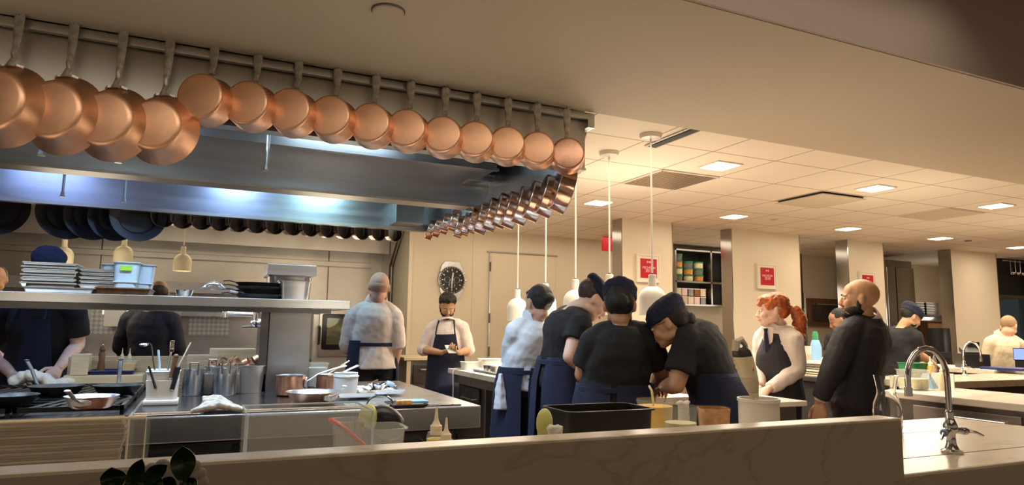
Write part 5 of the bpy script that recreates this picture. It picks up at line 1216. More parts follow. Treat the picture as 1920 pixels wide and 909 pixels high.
c = on_y(715, 792, Y+.02)
t = thing('serving_scoop', 'dark rounded scoop leaning in a clear tub by the melon', 'scoop', (c.x+.008, Y+.01, CZ)); MB().ell((0.006, 0, c.z-CZ+.0), (.062, .04, .045), Matrix.Rotation(R_(38), 3, 'Y')).build('bowl', 'blk', t)
MB().cyl((0.006, 0, .005), (0.006, 0, c.z-CZ), .014).build('handle', 'blk', t)
x0, x1 = on_y(696, 800, 1.80).x, on_y(764, 800, 1.80).x; zz = on_y(740, 803, 1.80).z
tub('plastic_tub', 'low clear rectangular tub right of the acrylic bin', 'tub', ((x0+x1)/2, 1.86, CZ), x1-x0-.02, .11, x1-x0, .13, zz-CZ, 'poly')
c = on_y(818, 790, 1.85); squeeze('larger squeeze bottle of oil behind the ledge, left of the small one', c.x, 1.85, CZ, .027, on_y(818, 763, 1.85).z-CZ, 'yellow', .80)
c = on_y(837, 790, 1.80); squeeze('smaller squeeze bottle with a yellow collar behind the ledge', c.x, 1.80, CZ, .024, on_y(836, 783, 1.80).z-CZ, 'yellow', .9)
# black tray
Y = 1.62; x0, x1 = on_y(1070, 790, Y).x, on_y(1234, 790, Y).x; zz = on_y(1100, 772, Y).z
t = thing('deep_tray', 'deep glossy black rectangular tray behind the marble ledge', 'tray', ((x0+x1)/2, Y+.09, CZ)); w_ = (x1-x0)/2; h_ = zz-CZ
def rr(a, b_, z_): return ring(V((0, 0, z_)), V((1, 0, 0)), V((0, 1, 0)), a, b_, 40, 9)
b = MB(); b.loft([rr(w_*.95, .072, 0), rr(w_*.985, .080, h_-.006), rr(w_*1.02, .092, h_-.004), rr(w_*1.02, .092, h_), rr(w_*.975, .078, h_), rr(w_*.94, .068, .005)]); b.build('body', 'blk', t, angle=40)
c = on_y(1021, 786, 1.56); t = thing('melon_half', 'cut pale melon standing left of the black tray', 'melon', (c.x, 1.56, CZ)); MB().ell((0, 0, c.z-CZ-.010), (.022, .018, .038)).cyl((0, 0, 0), (0, 0, c.z-CZ-.02), .018).build('fruit', 'lime', t)
c = on_y(1040, 796, 1.50); t = thing('crumpled_cloth', 'small crumpled pale cloth at the tray corner', 'cloth', (c.x, 1.50, CZ))
b = MB(); b.cyl((0, 0, .0), (0, 0, c.z-CZ-.008), .024, .018)
for k in range(5): b.ell((.012*math.cos(k*1.26), .008*math.sin(k*1.26), c.z-CZ-.010), (.011, .011, .010))
remeshed(b, 'cloth', 'cloth', None, .004, 1, .01, .02).parent = t
# deli tubs
def deli(lb, px0, px1, pyt, Y, fill, fh, n=28, sq=2, topm=None):
    cc, r = rnd(px0, px1, pyt+3, Y); r /= 1.02; zt_ = cc.z
    t = thing('deli_tub', lb, 'tub', (cc.x, Y, CZ), R_(-30)); h = zt_-CZ; X_, Y_ = V((1, 0, 0)), V((0, 1, 0))
    MB().loft([ring(V((0, 0, z_)), X_, Y_, a*r, a*r, 32, sq) for z_, a in ((0, .84), (h*.93, .97), (h*.94, 1.02), (h, 1.02), (h, .97), (.004, .82))]).build('tub', 'acrylic', t, angle=50)
    MB().loft([ring(V((0, 0, z_)), X_, Y_, a*r, a*r, 32, sq) for z_, a in ((.006, .82), (h*fh, .82+.135*fh))]).build('contents', fill, t, angle=50)
    return t, h, r
t, h, r = deli('large tub of yellow sauce with tall spoon right of the black tray', 1192, 1264, 745, 1.95, 'yellow', .86)
MB().tube([(0, 0, h*.6), (-.012, -.01, h+.03), (-.02, 0, h+.045)], .004, 6).build('spoon', 'cream', t)
deli('round tub of pale yellow puree in the row of tubs', 1242, 1309, 757, 1.70, 'paleyellow', .7)
t, h, r = deli('square orange tub with dark filling left of the grey pot', 1307, 1368, 760, 1.74, 'meat', .35, sq=5)
MB().loft([ring(V((0, 0, z_)), V((1, 0, 0)), V((0, 1, 0)), a*r, a*r, 32, 5) for z_, a in ((h*.37, .83), (h*.98, .955), (h*.98, .93), (h*.37, .80))]).build('stained_wall', 'orange', t, angle=50)
c = on_y(1296, 758, 1.80); t = thing('crumpled_cloth', 'small white cloth tucked between the puree tub and the orange tub', 'cloth', (c.x, 1.84, CZ)); b = MB(); b.cyl((0, 0, 0), (0, 0, c.z-CZ), .022, .018)
for k in range(5): b.ell((.009*k-.020, .0, c.z-CZ+.003*math.sin(k*2)), (.009, .012, .006))
remeshed(b, 'cloth', 'cloth', None, .004, 1, .006, .02).parent = t
# grey pot and immersion blender
Y = 1.85; cc, r = rnd(1381, 1463, 746, Y); h = cc.z-CZ
t = thing('blending_pot', 'pale grey cylindrical pot with a rolled rim holding the stick blender', 'pot', (cc.x, Y, CZ))
MB().lathe([(0, 0), (r*.93, 0), (r*.95, .01), (r*.95, h-.012), (r*1.0, h-.010), (r*1.0, h), (r*.93, h), (r*.92, .01), (0, .008)], n=40).build('pot', 'white', t)
Yb = Y; p0 = on_y(1414, 740, Yb); p2 = on_y(1391, 662, Yb); d = (p2-p0).normalized()
t = thing('stick_blender', 'cream and grey immersion blender standing in the pot', 'blender', tuple(p0-d*.08)); o_ = p0-d*.08
def LV(p, k=0): return p-o_
wd = rnd(1382, 1422, 690, Yb)[1]*2
X_ = V((1, 0, .12)).normalized(); Y_ = V((0, 1, 0))
sec_ = lambda p, a: ring(p-o_, X_, Y_, a, a, 20, 2.2)
L3 = (p2-p0).length
MB().cyl((0, 0, 0), d*.09, .008).build('shaft', 'chrome', t)
MB().loft([sec_(p0+d*L3*u, a*wd) for u, a in ((-.06, .20), (.05, .24), (.30, .38), (.55, .45), (.80, .47), (.93, .46))]).build('housing', 'cream', t)
MB().loft([sec_(p0+d*L3*u, a*wd) for u, a in ((.05, .245), (.30, .387), (.44, .43), (.45, .42))]).build('sleeve', 'soffit', t)
MB().loft([sec_(p0+d*L3*u+V((.0, 0, 0)), a*wd) for u, a in ((.93, .465), (1.05, .43), (1.10, .36), (1.15, .28))]).build('grip_base', 'skirt', t)
pt = p0+d*L3*1.12-o_
MB().tube([pt+V((-.022, 0, -.01)), pt+V((-.018, 0, .022)), pt+V((.004, 0, .030)), pt+V((.022, 0, .012)), pt+V((.036, 0, -.030)), pt+V((.046, 0, -.065))], [.014, .014, .013, .009, .006, .004], 10).build('handle', 'soffit', t)
MB().ell(p0+d*L3*.62-o_+V((0, -wd*.46, 0)), (.0035, .002, .006)).build('button', 'red', t)
# glass carafe
Y = 1.95; cc, r = rnd(1632, 1688, 703, Y); h = cc.z-CZ
t = thing('glass_carafe', 'empty clear glass carafe with a pinched waist near the right end of the ledge', 'carafe', (cc.x, Y, CZ))
po = [(0, 0), (r*.92, 0), (r, .02), (r, h*.34), (r*.94, h*.48), (r*.70, h*.64), (r*.66, h*.70), (r*.74, h*.85), (r*.86, h)]
pi = [(a-.0028, b_) for a, b_ in po[::-1][:-2]]+[(0, .010)]
MB().lathe(po+pi, n=40).build('vessel', 'glass', t)

# ------------------------------------------------------------------ faucets
def faucet(label, base, k=1., flip=-1, hgt=None, reach=None, m='chrome'):
    t = thing('bar_faucet', label, 'faucet', tuple(base)); H_ = hgt or .36*k; rc = reach or .075*k
    MB().lathe([(0, 0), (.034*k, 0), (.034*k, .006*k), (.022*k, .012*k), (.015*k, .03*k), (.014*k, .06*k), (.022*k, .075*k), (.022*k, .09*k), (.016*k, .105*k), (.012*k, .115*k), (.014*k, .13*k), (.010*k, .14*k), (0, .14*k)]).build('base', m, t)
    pts = [V((0, 0, .12*k)), V((0, 0, H_-rc))]+[V((flip*(rc-rc*math.cos(a)), 0, H_-rc+rc*math.sin(a))) for a in [PI*i/10 for i in range(1, 11)]]+[V((flip*2*rc, 0, H_-rc-.03*k))]
    MB().tube(pts, .0095*k, 12).build('spout', m, t)
    MB().cyl((flip*2*rc, 0, H_-rc-.025*k), (flip*2*rc, 0, H_-rc-.055*k), .0125*k).build('aerator', m, t)
    for s_, bc in ((-1, 'bluetowel'), (1, m)):
        h = MB().cyl((0, 0, .075*k), (s_*.045*k, -.012*k, .070*k), .012*k, .010*k).cyl((s_*.045*k, -.012*k, .070*k), (s_*.055*k, -.014*k, .069*k), .013*k).build('valve', m, t)
        MB().cyl((s_*.055*k, -.014*k, .069*k), (s_*.064*k, -.016*k, .068*k), .0125*k, .010*k).build('index_ring', bc, h)
        MB().tube([(s_*.06*k, -.015*k, .07*k), (s_*.085*k, -.03*k, .066*k), (s_*.11*k, -.04*k, .055*k)], [.006*k, .005*k, .0035*k], 8).build('lever', m, h)
    return t
c = on_z(1785, 848, .9); c.z = .9005
zt_ = on_y(1745, 653, c.y).z-.9; rr_ = (on_y(1776, 700, c.y).x-on_y(1702, 700, c.y).x)/2
faucet('chrome gooseneck faucet with a blue marked lever on the near right counter', c, 1.0, -1, zt_, rr_)

# ------------------------------------------------------------------ counters on the right
def counter(label, x0, x1, y0, y1, top='marble_w', base='steel_warm', th=.045, z=.90, legs=False):
    t = thing('counter', label, 'counter', ((x0+x1)/2, (y0+y1)/2, 0))
    MB().box((x0, y0, z-th), (x1, y1, z), .006).build('worktop', top, t, world=True, smooth=False)
    MB().box((x0+.05, y0+.04, .1), (x1-.05, y1-.04, z-th)).build('base', base, t, world=True, smooth=False)
    MB().box((x0+.09, y0+.08, 0), (x1-.09, y1-.08, .1)).build('plinth', 'blkmat', t, world=True, smooth=False)
    return t
c1 = counter('stainless service counter with a pale top behind the faucet on the right', 4.33, 5.08, 1.2, 3.28, base='steel_dirty')
for ya in (2.0, 2.75):
    d = MB().box((4.365, ya-.33, .2), (4.38, ya+.33, .82), .004).build('door', 'steel_warm', c1, world=True, smooth=False)
    o = MB().tube([(4.37, ya-.25, .77), (4.35, ya-.25, .775), (4.35, ya+.05, .775), (4.37, ya+.05, .77)], .006, 6).build('handle', 'steel', d); o.location = -c1.location
c2 = counter('marble sink counter further back on the right with a small faucet', 5.42, 9.0, 3.68, 4.30, 'marble', 'skirt', .06)
c3 = counter('pale topped counter furthest back on the right', 7.45, 8.12, 4.35, 5.6, 'marble_w', 'skirt', .05, .93)
c4 = counter('dark counter stacked with sheets between the red haired woman and the suited man', 4.90, 5.40, 4.08, 5.4, 'skirt', 'blkmat', .04)
c5 = counter('small pale topped stand behind the grey pot', 2.86, 3.20, 2.90, 3.28, 'marble_w', 'steel_dirty', .03)
c = V((6.73, 4.20, .9005)); zt_ = on_y(1815, 641, 4.2).z-.9; rr_ = (on_y(1833, 660, 4.2).x-on_y(1800, 660, 4.2).x)/2
faucet('small chrome gooseneck faucet on the far marble counter, by the card terminal', c, 1.0, 1, zt_, rr_)
# things on the service counter
z = .901
c = on_z(1700, 729, z); x0, x1 = on_x(1722, 728, 4.5).y, on_x(1678, 728, 4.5).y
t = tub('plastic_tub', 'clear tub of yellow pasta on the service counter', 'tub', (4.62, (x0+x1)/2+.03, z), .16, abs(x1-x0)*.85, .18, abs(x1-x0)*.95, .14, 'poly', fill='paleyellow', fillh=.55)
a = at(1735, 723, (on_z(1735, 727, z)-CP).dot(Fw)); a = on_z(1735, 727, z)
t = thing('patterned_bag', 'blue and white patterned paper bag on the service counter', 'bag', (a.x+.02, a.y, z)); b = MB(); b.loft([[V((.03, -.07, 0)), V((.03, .07, 0)), V((-.03, .07, 0)), V((-.03, -.07, 0))], [V((.01, -.02, .105)), V((.01, .02, .105)), V((-.01, .02, .105)), V((-.01, -.02, .105))]]); b.build('bag', 'bluetowel', t, smooth=False)
t = thing('paper_sheet', 'white paper leaning behind the blue patterned bag', 'paper', (a.x+.10, a.y-.06, z)); MB().box((-.004, -.09, 0), (.004, .07, .11)).build('sheet', 'white', t, smooth=False)
a = on_z(1690, 716, z); squeeze('pale squeeze bottle on the service counter left of the faucet spout', 4.80, 3.15, z, .03, .20, 'paleyellow')
a = on_z(1744, 710, z); squeeze('yellow squeeze bottle beside the green tub', on_y(1745, 690, 3.85).x, 3.85, z, .034, .20, 'yellow', .95)
a = on_y(1725, 705, 3.9); t = tub('green_tub', 'green plastic tub on the far marble counter', 'tub', (a.x, 3.95, z+.06), .22, .16, .24, .17, .08, 'green')
t = thing('black_box', 'black box under the green tub', 'box', (a.x+.03, 3.95, z)); MB().box((-.13, -.09, 0), (.11, .09, .058), .004).build('box', 'blk', t, smooth=False)
a = on_y(1652, 700, 3.75); 
t = thing('bottle', 'slim clear bottle with a pointed stopper beside the suited man', 'bottle', (4.72, 3.15, z)); MB().lathe([(0, 0), (.03, 0), (.03, .10), (.012, .14), (.011, .19), (.016, .195), (.006, .24), (0, .25)]).build('bottle', 'poly', t)
# card terminal
t = thing('card_terminal', 'black till terminal with a tilted keypad near the small faucet', 'till', (7.70, 4.72, .931), R_(-40))
MB().box((-.13, -.12, 0), (.14, .12, .15), .01).build('base', 'blk', t, smooth=False)
MB().box((-.10, -.10, .15), (.06, .06, .20), .01, Matrix.Rotation(R_(20), 3, 'X')).build('keypad', 'skirt', t, smooth=False)
MB().box((-.02, .03, .19), (.10, .06, .28), .008).build('display', 'blk', t, smooth=False)
t = thing('tablet', 'small lit screen held up beside the person in the cream jacket', 'tablet', tuple(at(1912, 664, 7.6)), R_(-60)); MB().box((-.06, -.006, -.07), (.06, .006, .07), .004).build('case', 'blk', t, smooth=False); MB().box((-.055, -.008, -.06), (.055, -.006, .06)).build('screen', 'screen', t, smooth=False)
MB().box((-.05, -.0, -.20), (.05, .01, -.07)).build('stand', 'blk', t, smooth=False)
a = on_z(1905, 697, .931); t = thing('blue_tray', 'flat dark blue tray at the right edge', 'tray', (7.62, 4.40, .931), 0); MB().box((-.12, -.28, 0), (.2, .12, .025), .004).build('tray', 'blue', t, smooth=False)
# things on the dark counter
random.seed(11)
for k in range(6):
    t = thing('baking_sheet', 'pale baking sheet in the stack by the red haired woman, '+from_top(k, 6), 'tray', (5.17+random.uniform(-.02, .02), 4.42+random.uniform(-.03, .03), .901+.022*k), R_(random.uniform(-5, 5)), 'stack of pale sheets')
    MB().box((-.22, -.30, 0), (.20, .30, .016), .003).build('sheet', ['wood_l', 'white', 'cream', 'white', 'steel', 'wood_l'][k], t, smooth=False)
t = thing('blue_folder', 'blue folder edge lying in the sheet stack', 'folder', (5.10, 4.18, .901)); MB().box((-.08, -.05, 0), (.12, .03, .04), .004).build('cover', 'blue', t, smooth=False)
zz = .901+.134
t = thing('pastry_pile', 'pile of pale yellow pastry sheets on top of the stack', 'pastry', (5.15, 4.25, zz)); MB().loft([[V((-.15, -.12, 0)), V((.16, -.12, 0)), V((.16, .14, 0)), V((-.15, .14, 0))], [V((-.10, -.08, .05)), V((.13, -.08, .05)), V((.13, .12, .055)), V((-.10, .12, .055))]]).build('pastry', 'paleyellow', t)
a = on_y(1510, 690, 4.75)
t = tub('plastic_tub', 'clear cup of red sauce beside the blue bottle', 'tub', (5.07, 4.60, zz), .07, .07, .09, .09, .13, 'poly', fill='red', fillh=.35)
t = thing('spray_bottle', 'blue plastic bottle with a dark cap behind the red haired woman', 'bottle', (5.32, 4.70, .901)); MB().lathe([(0, 0), (.05, 0), (.052, .25), (.035, .31), (.02, .33), (0, .33)]).build('bottle', 'bluetowel', t); MB().lathe([(.028, .32), (.028, .37), (.018, .40), (0, .40)]).build('cap', 'green', t)
t = thing('mixing_bowl', 'shallow steel bowl behind the sheet stack', 'bowl', (5.28, 4.95, .901)); MB().lathe([(0, 0), (.07, 0), (.12, .16), (.117, .16), (.067, .004), (0, .004)]).build('bowl', 'steel', t)

# ------------------------------------------------------------------ things on the plating counter
z = .901
def plate(lb, x, y, z_, r=.14, g=None):
    t = thing('plate', lb, 'plate', (x, y, z_), 0, g); MB().lathe([(0, 0), (r*.55, 0), (r*.6, .006), (r, .018), (r, .021), (r*.6, .010), (0, .008)], n=36).build('plate', 'white', t); return t
c = on_z(1280, 748, z)
for k in range(4): plate('white plate in the stack between the two cooks, '+from_top(k, 4), 2.50, 3.48, z+.012*k, .13, 'stack of plates at the counter end')
t = thing('cutting_board', 'bright white cutting board on the plating counter by the cooks', 'chopping board', (2.50, 3.95, z)); MB().box((-.22, -.25, 0), (.2, .25, .02), .004).build('board', 'white', t, smooth=False)
for (x, y, k) in ((2.36, 4.6, 0), (2.42, 4.95, 1), (2.60, 4.35, 2)):
    plate('white plate lying on the plating counter '+['behind the woman with the bun', 'in the middle of the counter', 'next to the cutting board'][k], x, y, z, .13)
Yt = 5.45; x0, x1 = on_y(838, 692, Yt).x, on_y(905, 692, Yt).x
sheet_pan('steel_tray', 'long steel tray of small pots in front of the bearded person', 'tray', 2.20, 2.70, 5.15, 5.72, z, .02, 'steel')
random.seed(2)
for k, (px_, m_) in enumerate([(845, 'white'), (856, 'white'), (864, 'wood_l'), (874, 'steel'), (884, 'steel'), (894, 'steel'), (868, 'white')]):
    a = on_y(px_, 690, 5.35+.05*(k % 3)); t = thing('small_pot', 'small pot of ingredients, '+['first from the left', 'second from the left', 'third and tan coloured', 'fourth from the left', 'fifth from the left', 'rightmost', 'in the rear row'][k]+' on the long steel tray', 'pot', (max(2.27, a.x), 5.35+.09*(k % 3), z+.005)); MB().lathe([(0, 0), (.030, 0), (.034, .055), (.032, .055), (.028, .004), (0, .004)], n=18).build('pot', m_, t)
a = on_y(870, 678, 5.8); tub('white_tub', 'long white food tub behind the small pots', 'tub', (2.52, 5.86, z), .34, .13, .38, .15, .10, 'white')
tub('white_tub', 'low white tub at the corner nearest the bearded person', 'tub', (2.28, 5.93, z), .18, .14, .2, .15, .07, 'white')
for k in range(4): a = on_y(916, 690, 5.3); t = thing('foam_box', 'flat white box in the stack beside the long steel tray, '+from_top(k, 4), 'box', (2.56, 4.98+.0, z+.024*k), R_(3*k), 'stack of flat white boxes'); MB().box((-.09, -.07, 0), (.09, .07, .021), .004).build('box', 'white', t, smooth=False)
for k in range(2): t = thing('glass_jar', 'small clear jar of herbs beside the flat white boxes, '+('left' if k == 0 else 'right'), 'jar', (2.42+.075*k, 4.86-.02*k, z)); MB().lathe([(0, 0), (.030, 0), (.030, .07), (.026, .075), (.026, .08), (0, .08)], n=20).build('jar', 'poly', t); MB().lathe([(0, .005), (.026, .005), (.026, .05), (0, .05)], n=18).build('herbs', 'leaf', t)
a = on_y(918, 690, 6.0)
t = thing('chair', 'black round backed chair standing behind the far side of the plating counter', 'chair', (3.05, 5.75, 0))
zb = on_y(918, 664, 5.9).z
MB().loft([[V((.19*math.cos(u), .02+dy, zb-.16+.15*math.sin(u)**.5)) if 0 < u < PI else V((.19*math.cos(u), .02+dy, zb-.16)) for u in [PI*i/12 for i in range(13)]] for dy in (0, .025)]).build('backrest', 'skirt', t)
for s_ in (-1, 1): MB().tube([(s_*.17, .03, zb-.10), (s_*.17, .0, .45), (s_*.19, .05, 0)], .012, 8).build('leg', 'blk', t); MB().tube([(s_*.17, -.36, .44), (s_*.19, -.38, 0)], .012, 8).build('leg', 'blk', t)
MB().box((-.2, -.4, .43), (.2, .0, .47), .015).build('seat', 'skirt', t)

# ------------------------------------------------------------------ rooms seen between the pillars
BY = 8.2
x0, x1 = on_y(1266, 520, BY).x, on_y(1374, 520, BY).x
zt_, zm, zb = on_y(1300, 468, BY).z, on_y(1300, 527, BY).z, on_y(1300, 570, BY).z
t = thing('storage_shelf', 'dark open wall shelf of jars and tubs seen between the first two pillars', 'shelf', ((x0+x1)/2, 8.5, zb)); w_ = (x1-x0)/2
MB().box((x0, 8.47, zb), (x1, 8.49, zt_)).build('back_panel', 'blkmat', t, world=True, smooth=False)
for zz in (zb, zm, zt_): MB().box((x0, BY, zz-.025), (x1, 8.47, zz)).build('board', 'steel_dirty', t, world=True, smooth=False)
for xx in (x0, on_y(1333, 520, BY).x, x1-.03): MB().box((xx, BY, zb), (xx+.03, 8.47, zt_)).build('upright', 'steel_dirty', t, world=True, smooth=False)
random.seed(4)
for c_ in range(3):
    xx = x0+.14+.20*c_
    for k in range(3 if c_ else 4):
        t = thing('lidded_tub', 'round green lidded tub in '+['the left', 'the middle', 'the right'][c_]+' column on the upper shelf, '+from_top(k, 3 if c_ else 4), 'tub', (xx, BY+.12, zm+.001+.105*k), 0, 'lidded tubs on the upper shelf')
        MB().lathe([(0, 0), (.07, 0), (.075, .08), (0, .08)], n=18).build('tub', ['poly', 'paleyellow', 'orange'][(k+c_) % 3], t); MB().lathe([(0, .08), (.080, .08), (.080, .10), (0, .10)], n=18).build('lid', 'green', t)
for k in range(5):
    for j in range(2):
        t = thing('spice_tub', 'small square tub in the %s row of the lower shelf, ' % ('top' if j else 'bottom')+from_left(k, 5), 'tub', (x0+.09+.118*k, BY+.10, zb+.001+.125*j), 0, 'tubs in the %s row of the lower shelf' % ('top' if j else 'bottom'))
        MB().box((-.05, -.06, 0), (.05, .06, .10), .004).build('tub', ['meat', 'cream', 'steel_dark', 'wood_l', 'pink'][(k*3+j) % 5], t, smooth=False); MB().box((-.053, -.063, .10), (.053, .063, .115), .003).build('lid', 'white', t, smooth=False)
# framed board and dark person side: second gap
x0, x1 = on_y(1514, 560, 8.45).x, on_y(1583, 560, 8.45).x; z0, z1 = on_y(1545, 612, 8.45).z, on_y(1545, 560, 8.45).z
t = thing('wall_oven', 'dark built-in oven front on the back wall behind the suited man', 'oven', ((x0+x1)/2, 8.5, z0)); MB().box((x0, 8.42, z0), (x1, 8.5, z1), .005).build('body', 'wood_d', t, world=True, smooth=False); MB().box((x0+.08, 8.41, z0+.08), (x1-.06, 8.42, z1-.12)).build('door', 'skirt', t, world=True, smooth=False); MB().box((x0+.15, 8.385, z1-.11), (x1-.15, 8.40, z1-.09)).build('handle', 'steel_dirty', t, world=True, smooth=False)
x0 = on_y(1503, 560, 7.6).x; t = thing('equipment_rack', 'narrow dark upright rack beside the second pillar', 'rack', (x0+.05, 7.65, 0)); MB().box((x0, 7.6, 0), (x0+.035, 7.75, 2.5)).build('upright', 'blkmat', t, world=True, smooth=False); MB().box((x0+.045, 7.6, 0), (x0+.09, 7.7, 1.9)).build('upright', 'steel_dirty', t, world=True, smooth=False)
for k in range(8): MB().box((x0+.035, 7.6, .5+.16*k), (x0+.045, 7.7, .53+.16*k)).build('rung', 'steel_dirty', t, world=True, smooth=False)
# fridge
x0, x1 = on_y(1661, 560, 7.5).x, on_y(1713, 560, 7.5).x; z1 = on_y(1680, 488, 7.5).z
t = thing('tall_fridge', 'tall stainless refrigerator between the third and fourth pillars', 'refrigerator', ((x0+x1)/2, 7.8, 0)); MB().box((x0, 7.5, 0), (x1, 8.3, z1), .01).build('body', 'steel_dirty', t, world=True, smooth=False)
xm = x0+(x1-x0)*.32
for (a_, b_) in ((x0+.01, xm-.01), (xm+.01, x1-.01)): MB().box((a_, 7.46, .15), (b_, 7.5, z1-.12), .006).build('door', 'steel_pillar', t, world=True, smooth=False)
# shelf of stacked pans and brown panel in the fourth gap
SY = 7.9; x0, x1 = on_y(1713, 590, SY).x, on_y(1772, 590, SY).x; zs = on_y(1740, 590, SY).z
t = thing('wire_shelf', 'dark wall shelf carrying stacked trays behind the far cook', 'shelf', ((x0+x1)/2, 8.5, zs)); MB().box((x0, SY, zs-.04), (x1, 8.49, zs), .004).build('board', 'blkmat', t, world=True, smooth=False); MB().box((x0+.02, SY+.02, zs-.10), (x1-.02, SY+.06, zs-.04)).build('hook_rail', 'steel', t, world=True, smooth=False)
for c_ in range(2):
    for k in range(5):
        t = thing('black_tray', 'black tray in the %s stack on the dark wall shelf, ' % ('left' if c_ == 0 else 'right')+from_top(k, 5), 'tray', (x0+.20+.40*c_, SY+.2, zs+.001+.045*k), 0, '%s stack of black trays' % ('left' if c_ == 0 else 'right'))
        MB().box((-.17, -.15, 0), (.17, .15, .034), .004).build('tray', 'skirt', t, smooth=False); MB().box((-.175, -.155, .034), (.175, .155, .040), .002).build('rim', 'steel_dirty', t, smooth=False)
z1 = on_y(1745, 602, 8.3).z; z0 = on_y(1745, 652, 8.3).z
t = thing('wooden_cabinet', 'brown wooden cabinet below the tray shelf behind the far cook', 'cabinet', ((x0+x1)/2, 8.4, 0))
MB().box((on_y(1722, 620, 8.3).x, 8.3, .1), (on_y(1772, 620, 8.3).x+.3, 8.49, z1), .004).build('body', 'wood_d', t, world=True, smooth=False)
MB().box((on_y(1741, 620, 8.27).x, 8.27, .2), (on_y(1772, 620, 8.27).x, 8.3, z1-.04), .004).build('door', 'wood', t, world=True, smooth=False)
# black equipment in front of pillar four
x0 = on_y(1735, 650, 6.2).x; x1 = on_y(1782, 650, 6.2).x
t = thing('dark_cabinet', 'black waist high cabinet at the foot of the fourth pillar', 'cabinet', ((x0+x1)/2, 6.4, 0)); MB().box((x0, 6.2, 0), (x1, 6.6, on_y(1750, 660, 6.2).z), .006).build('body', 'blkmat', t, world=True, smooth=False); MB().box((x0+.04, 6.185, .1), (x1-.04, 6.2, on_y(1750, 660, 6.2).z-.08), .004).build('door', 'blk', t, world=True, smooth=False)
x0 = on_y(1768, 620, 6.35).x
t = thing('upright_locker', 'tall narrow black locker against the side of the fourth pillar', 'cabinet', (x0+.06, 6.45, 0)); MB().box((x0, 6.35, 0), (on_y(1782, 620, 6.35).x, 6.6, on_y(1770, 615, 6.35).z), .01).build('body', 'blk', t, world=True); 
# hanging ladles at the far right
YL = 6.9; x0, x1 = on_y(1886, 510, YL).x, on_y(1960, 510, YL).x; z1, z0 = on_y(1900, 485, YL).z, on_y(1900, 552, YL).z
t = thing('ladle_rack', 'dark hanging rack of ladles at the right edge of the picture', 'rack', ((x0+x1)/2, YL+.1, z1)); MB().box((x0, YL+.12, z0), (x1, YL+.15, z1+.3)).build('back_panel', 'blkmat', t, world=True, smooth=False); MB().box((x0, YL+.02, z1-.05), (x1, YL+.04, z1-.03)).build('rail', 'steel', t, world=True, smooth=False)
for k in range(3):
    xx = x0+.14+.14*k; t = thing('hanging_ladle', 'steel ladle hanging from the dark rack, '+['left', 'middle', 'right'][k], 'ladle', (xx, YL, z1-.03)); MB().cyl((0, 0, 0), (0, 0, -.22), .006, n=8).build('handle', 'chrome', t); MB().lathe([(0, -.05), (.03, -.04), (.045, -.012), (.045, 0), (.042, -.01), (.028, -.036), (0, -.046)], (0, -.03, -.21), n=20).build('bowl', 'chrome', t)
x0 = on_y(1912, 600, 8.0).x; t = thing('blue_locker', 'tall blue grey steel cabinet at the right edge', 'cabinet', (x0+.3, 8.2, 0)); MB().box((x0, 8.0, 0), (x0+.7, 8.45, 2.0), .01).build('body', 'bluetowel', t, world=True, smooth=False); MB().box((x0+.03, 7.985, .1), (x0+.67, 8.0, 1.93), .004).build('door', 'bluetowel', t, world=True, smooth=False)
# exit sign in the corridor
a = on_y(1143, 430, 8.0); t = thing('exit_sign', 'small faded red and white sign under the ceiling left of the first pillar', 'sign', (a.x, 8.0, ZC-.12)); MB().box((-.12, -.02, -.10), (.14, .02, .10), .004).build('plate', 'poster', t, smooth=False); MB().box((-.01, -.012, .10), (.01, .012, .12)).build('bracket', 'white', t, smooth=False)

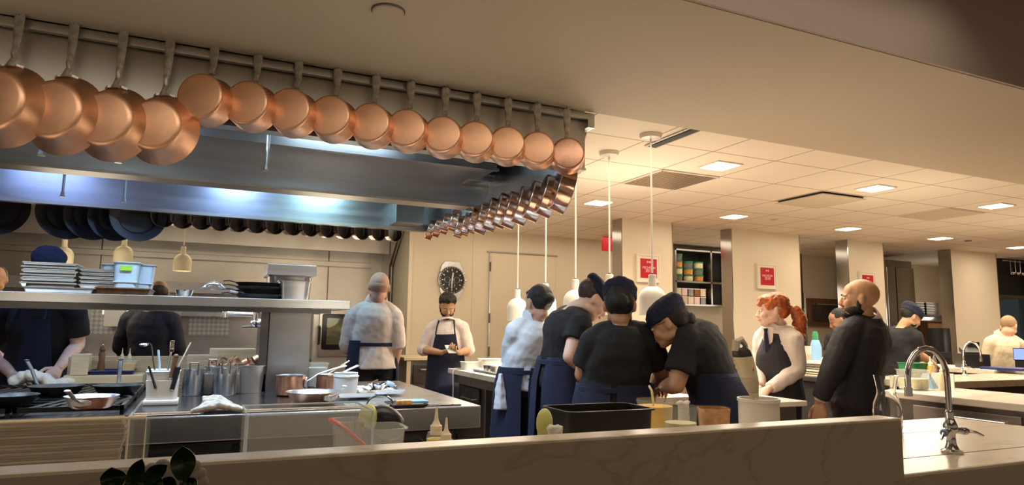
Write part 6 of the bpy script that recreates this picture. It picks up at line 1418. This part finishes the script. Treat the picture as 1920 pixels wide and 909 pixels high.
# ------------------------------------------------------------------ plant in the foreground
Yp = .62
pt = on_y(285, 925, Yp)
t = thing('potted_plant', 'dark leafy plant with small white flowers in the bottom left foreground', 'plant', (pt.x, Yp, 0))
side_z = .74
MB().lathe([(0, side_z), (.05, side_z), (.065, side_z+.10), (.060, side_z+.10), (.045, side_z+.01), (0, side_z+.01)]).build('pot', 'skirt', t)
def leaf(px0, py0, px1, py1, wpx, dy=0.):
    a = on_y(px0, py0, Yp)-V((pt.x, Yp, 0)); c_ = on_y(px1, py1, Yp+dy)-V((pt.x, Yp, 0)); d = c_-a; L = d.length; w_ = wpx/FPX*Yp*1.1
    sx = d.cross(V((0, 1, 0))).normalized(); rows = []
    for i in range(9):
        u = i/8; ww = w_*math.sin(PI*min(1, u*.93+.035))**.8; c0 = a+d*u+V((0, .012*math.sin(u*PI), 0))
        rows.append([c0-sx*ww+V((0, .0, 0)), c0+V((0, .006, 0)), c0+sx*ww, c0+sx*ww*.98+V((0, -.0012, 0)), c0+V((0, .0045, 0)), c0-sx*ww*.98+V((0, -.0012, 0))])
    MB().loft(rows).build('leaf', 'leaf', t, angle=60)
for l in [(343, 905, 342, 838, 18), (210, 925, 208, 878, 17), (238, 920, 266, 862, 11), (262, 915, 312, 872, 12), (250, 925, 285, 888, 14, .02), (300, 930, 275, 890, 12, .02), (330, 930, 300, 900, 12, .02), (360, 935, 350, 896, 12, .03)]: leaf(*l)
b = MB()
for px_ in (343, 209, 240, 262, 300): a = on_y(px_, 905, Yp)-V((pt.x, Yp, 0)); b.tube([(0, 0, side_z+.05), (a.x*.5, 0, side_z+.14), tuple(a)], .0025, 6)
b.build('stems', 'leaf', t)
for k, (px_, py_) in enumerate([(320, 893), (358, 890), (298, 888), (312, 903), (362, 905)]):
    a = on_y(px_, py_, Yp+.05)-V((pt.x, Yp, 0)); b = MB()
    for j in range(5): b.ell(a+V((.007*math.cos(j*1.257), 0, .007*math.sin(j*1.257))), (.006, .0025, .006), n=8, m=6)
    b.build('flower', 'petal', t)
t = thing('side_table', 'dark side table carrying the foreground plant', 'table', (pt.x, Yp, 0)); MB().lathe([(0, .70), (.15, .70), (.15, .735), (0, .735)], n=32).build('top', 'wood_d', t); MB().cyl((0, 0, .02), (0, 0, .70), .03).build('pedestal', 'skirt', t); MB().lathe([(0, 0), (.12, 0), (.12, .02), (0, .025)]).build('foot', 'skirt', t)
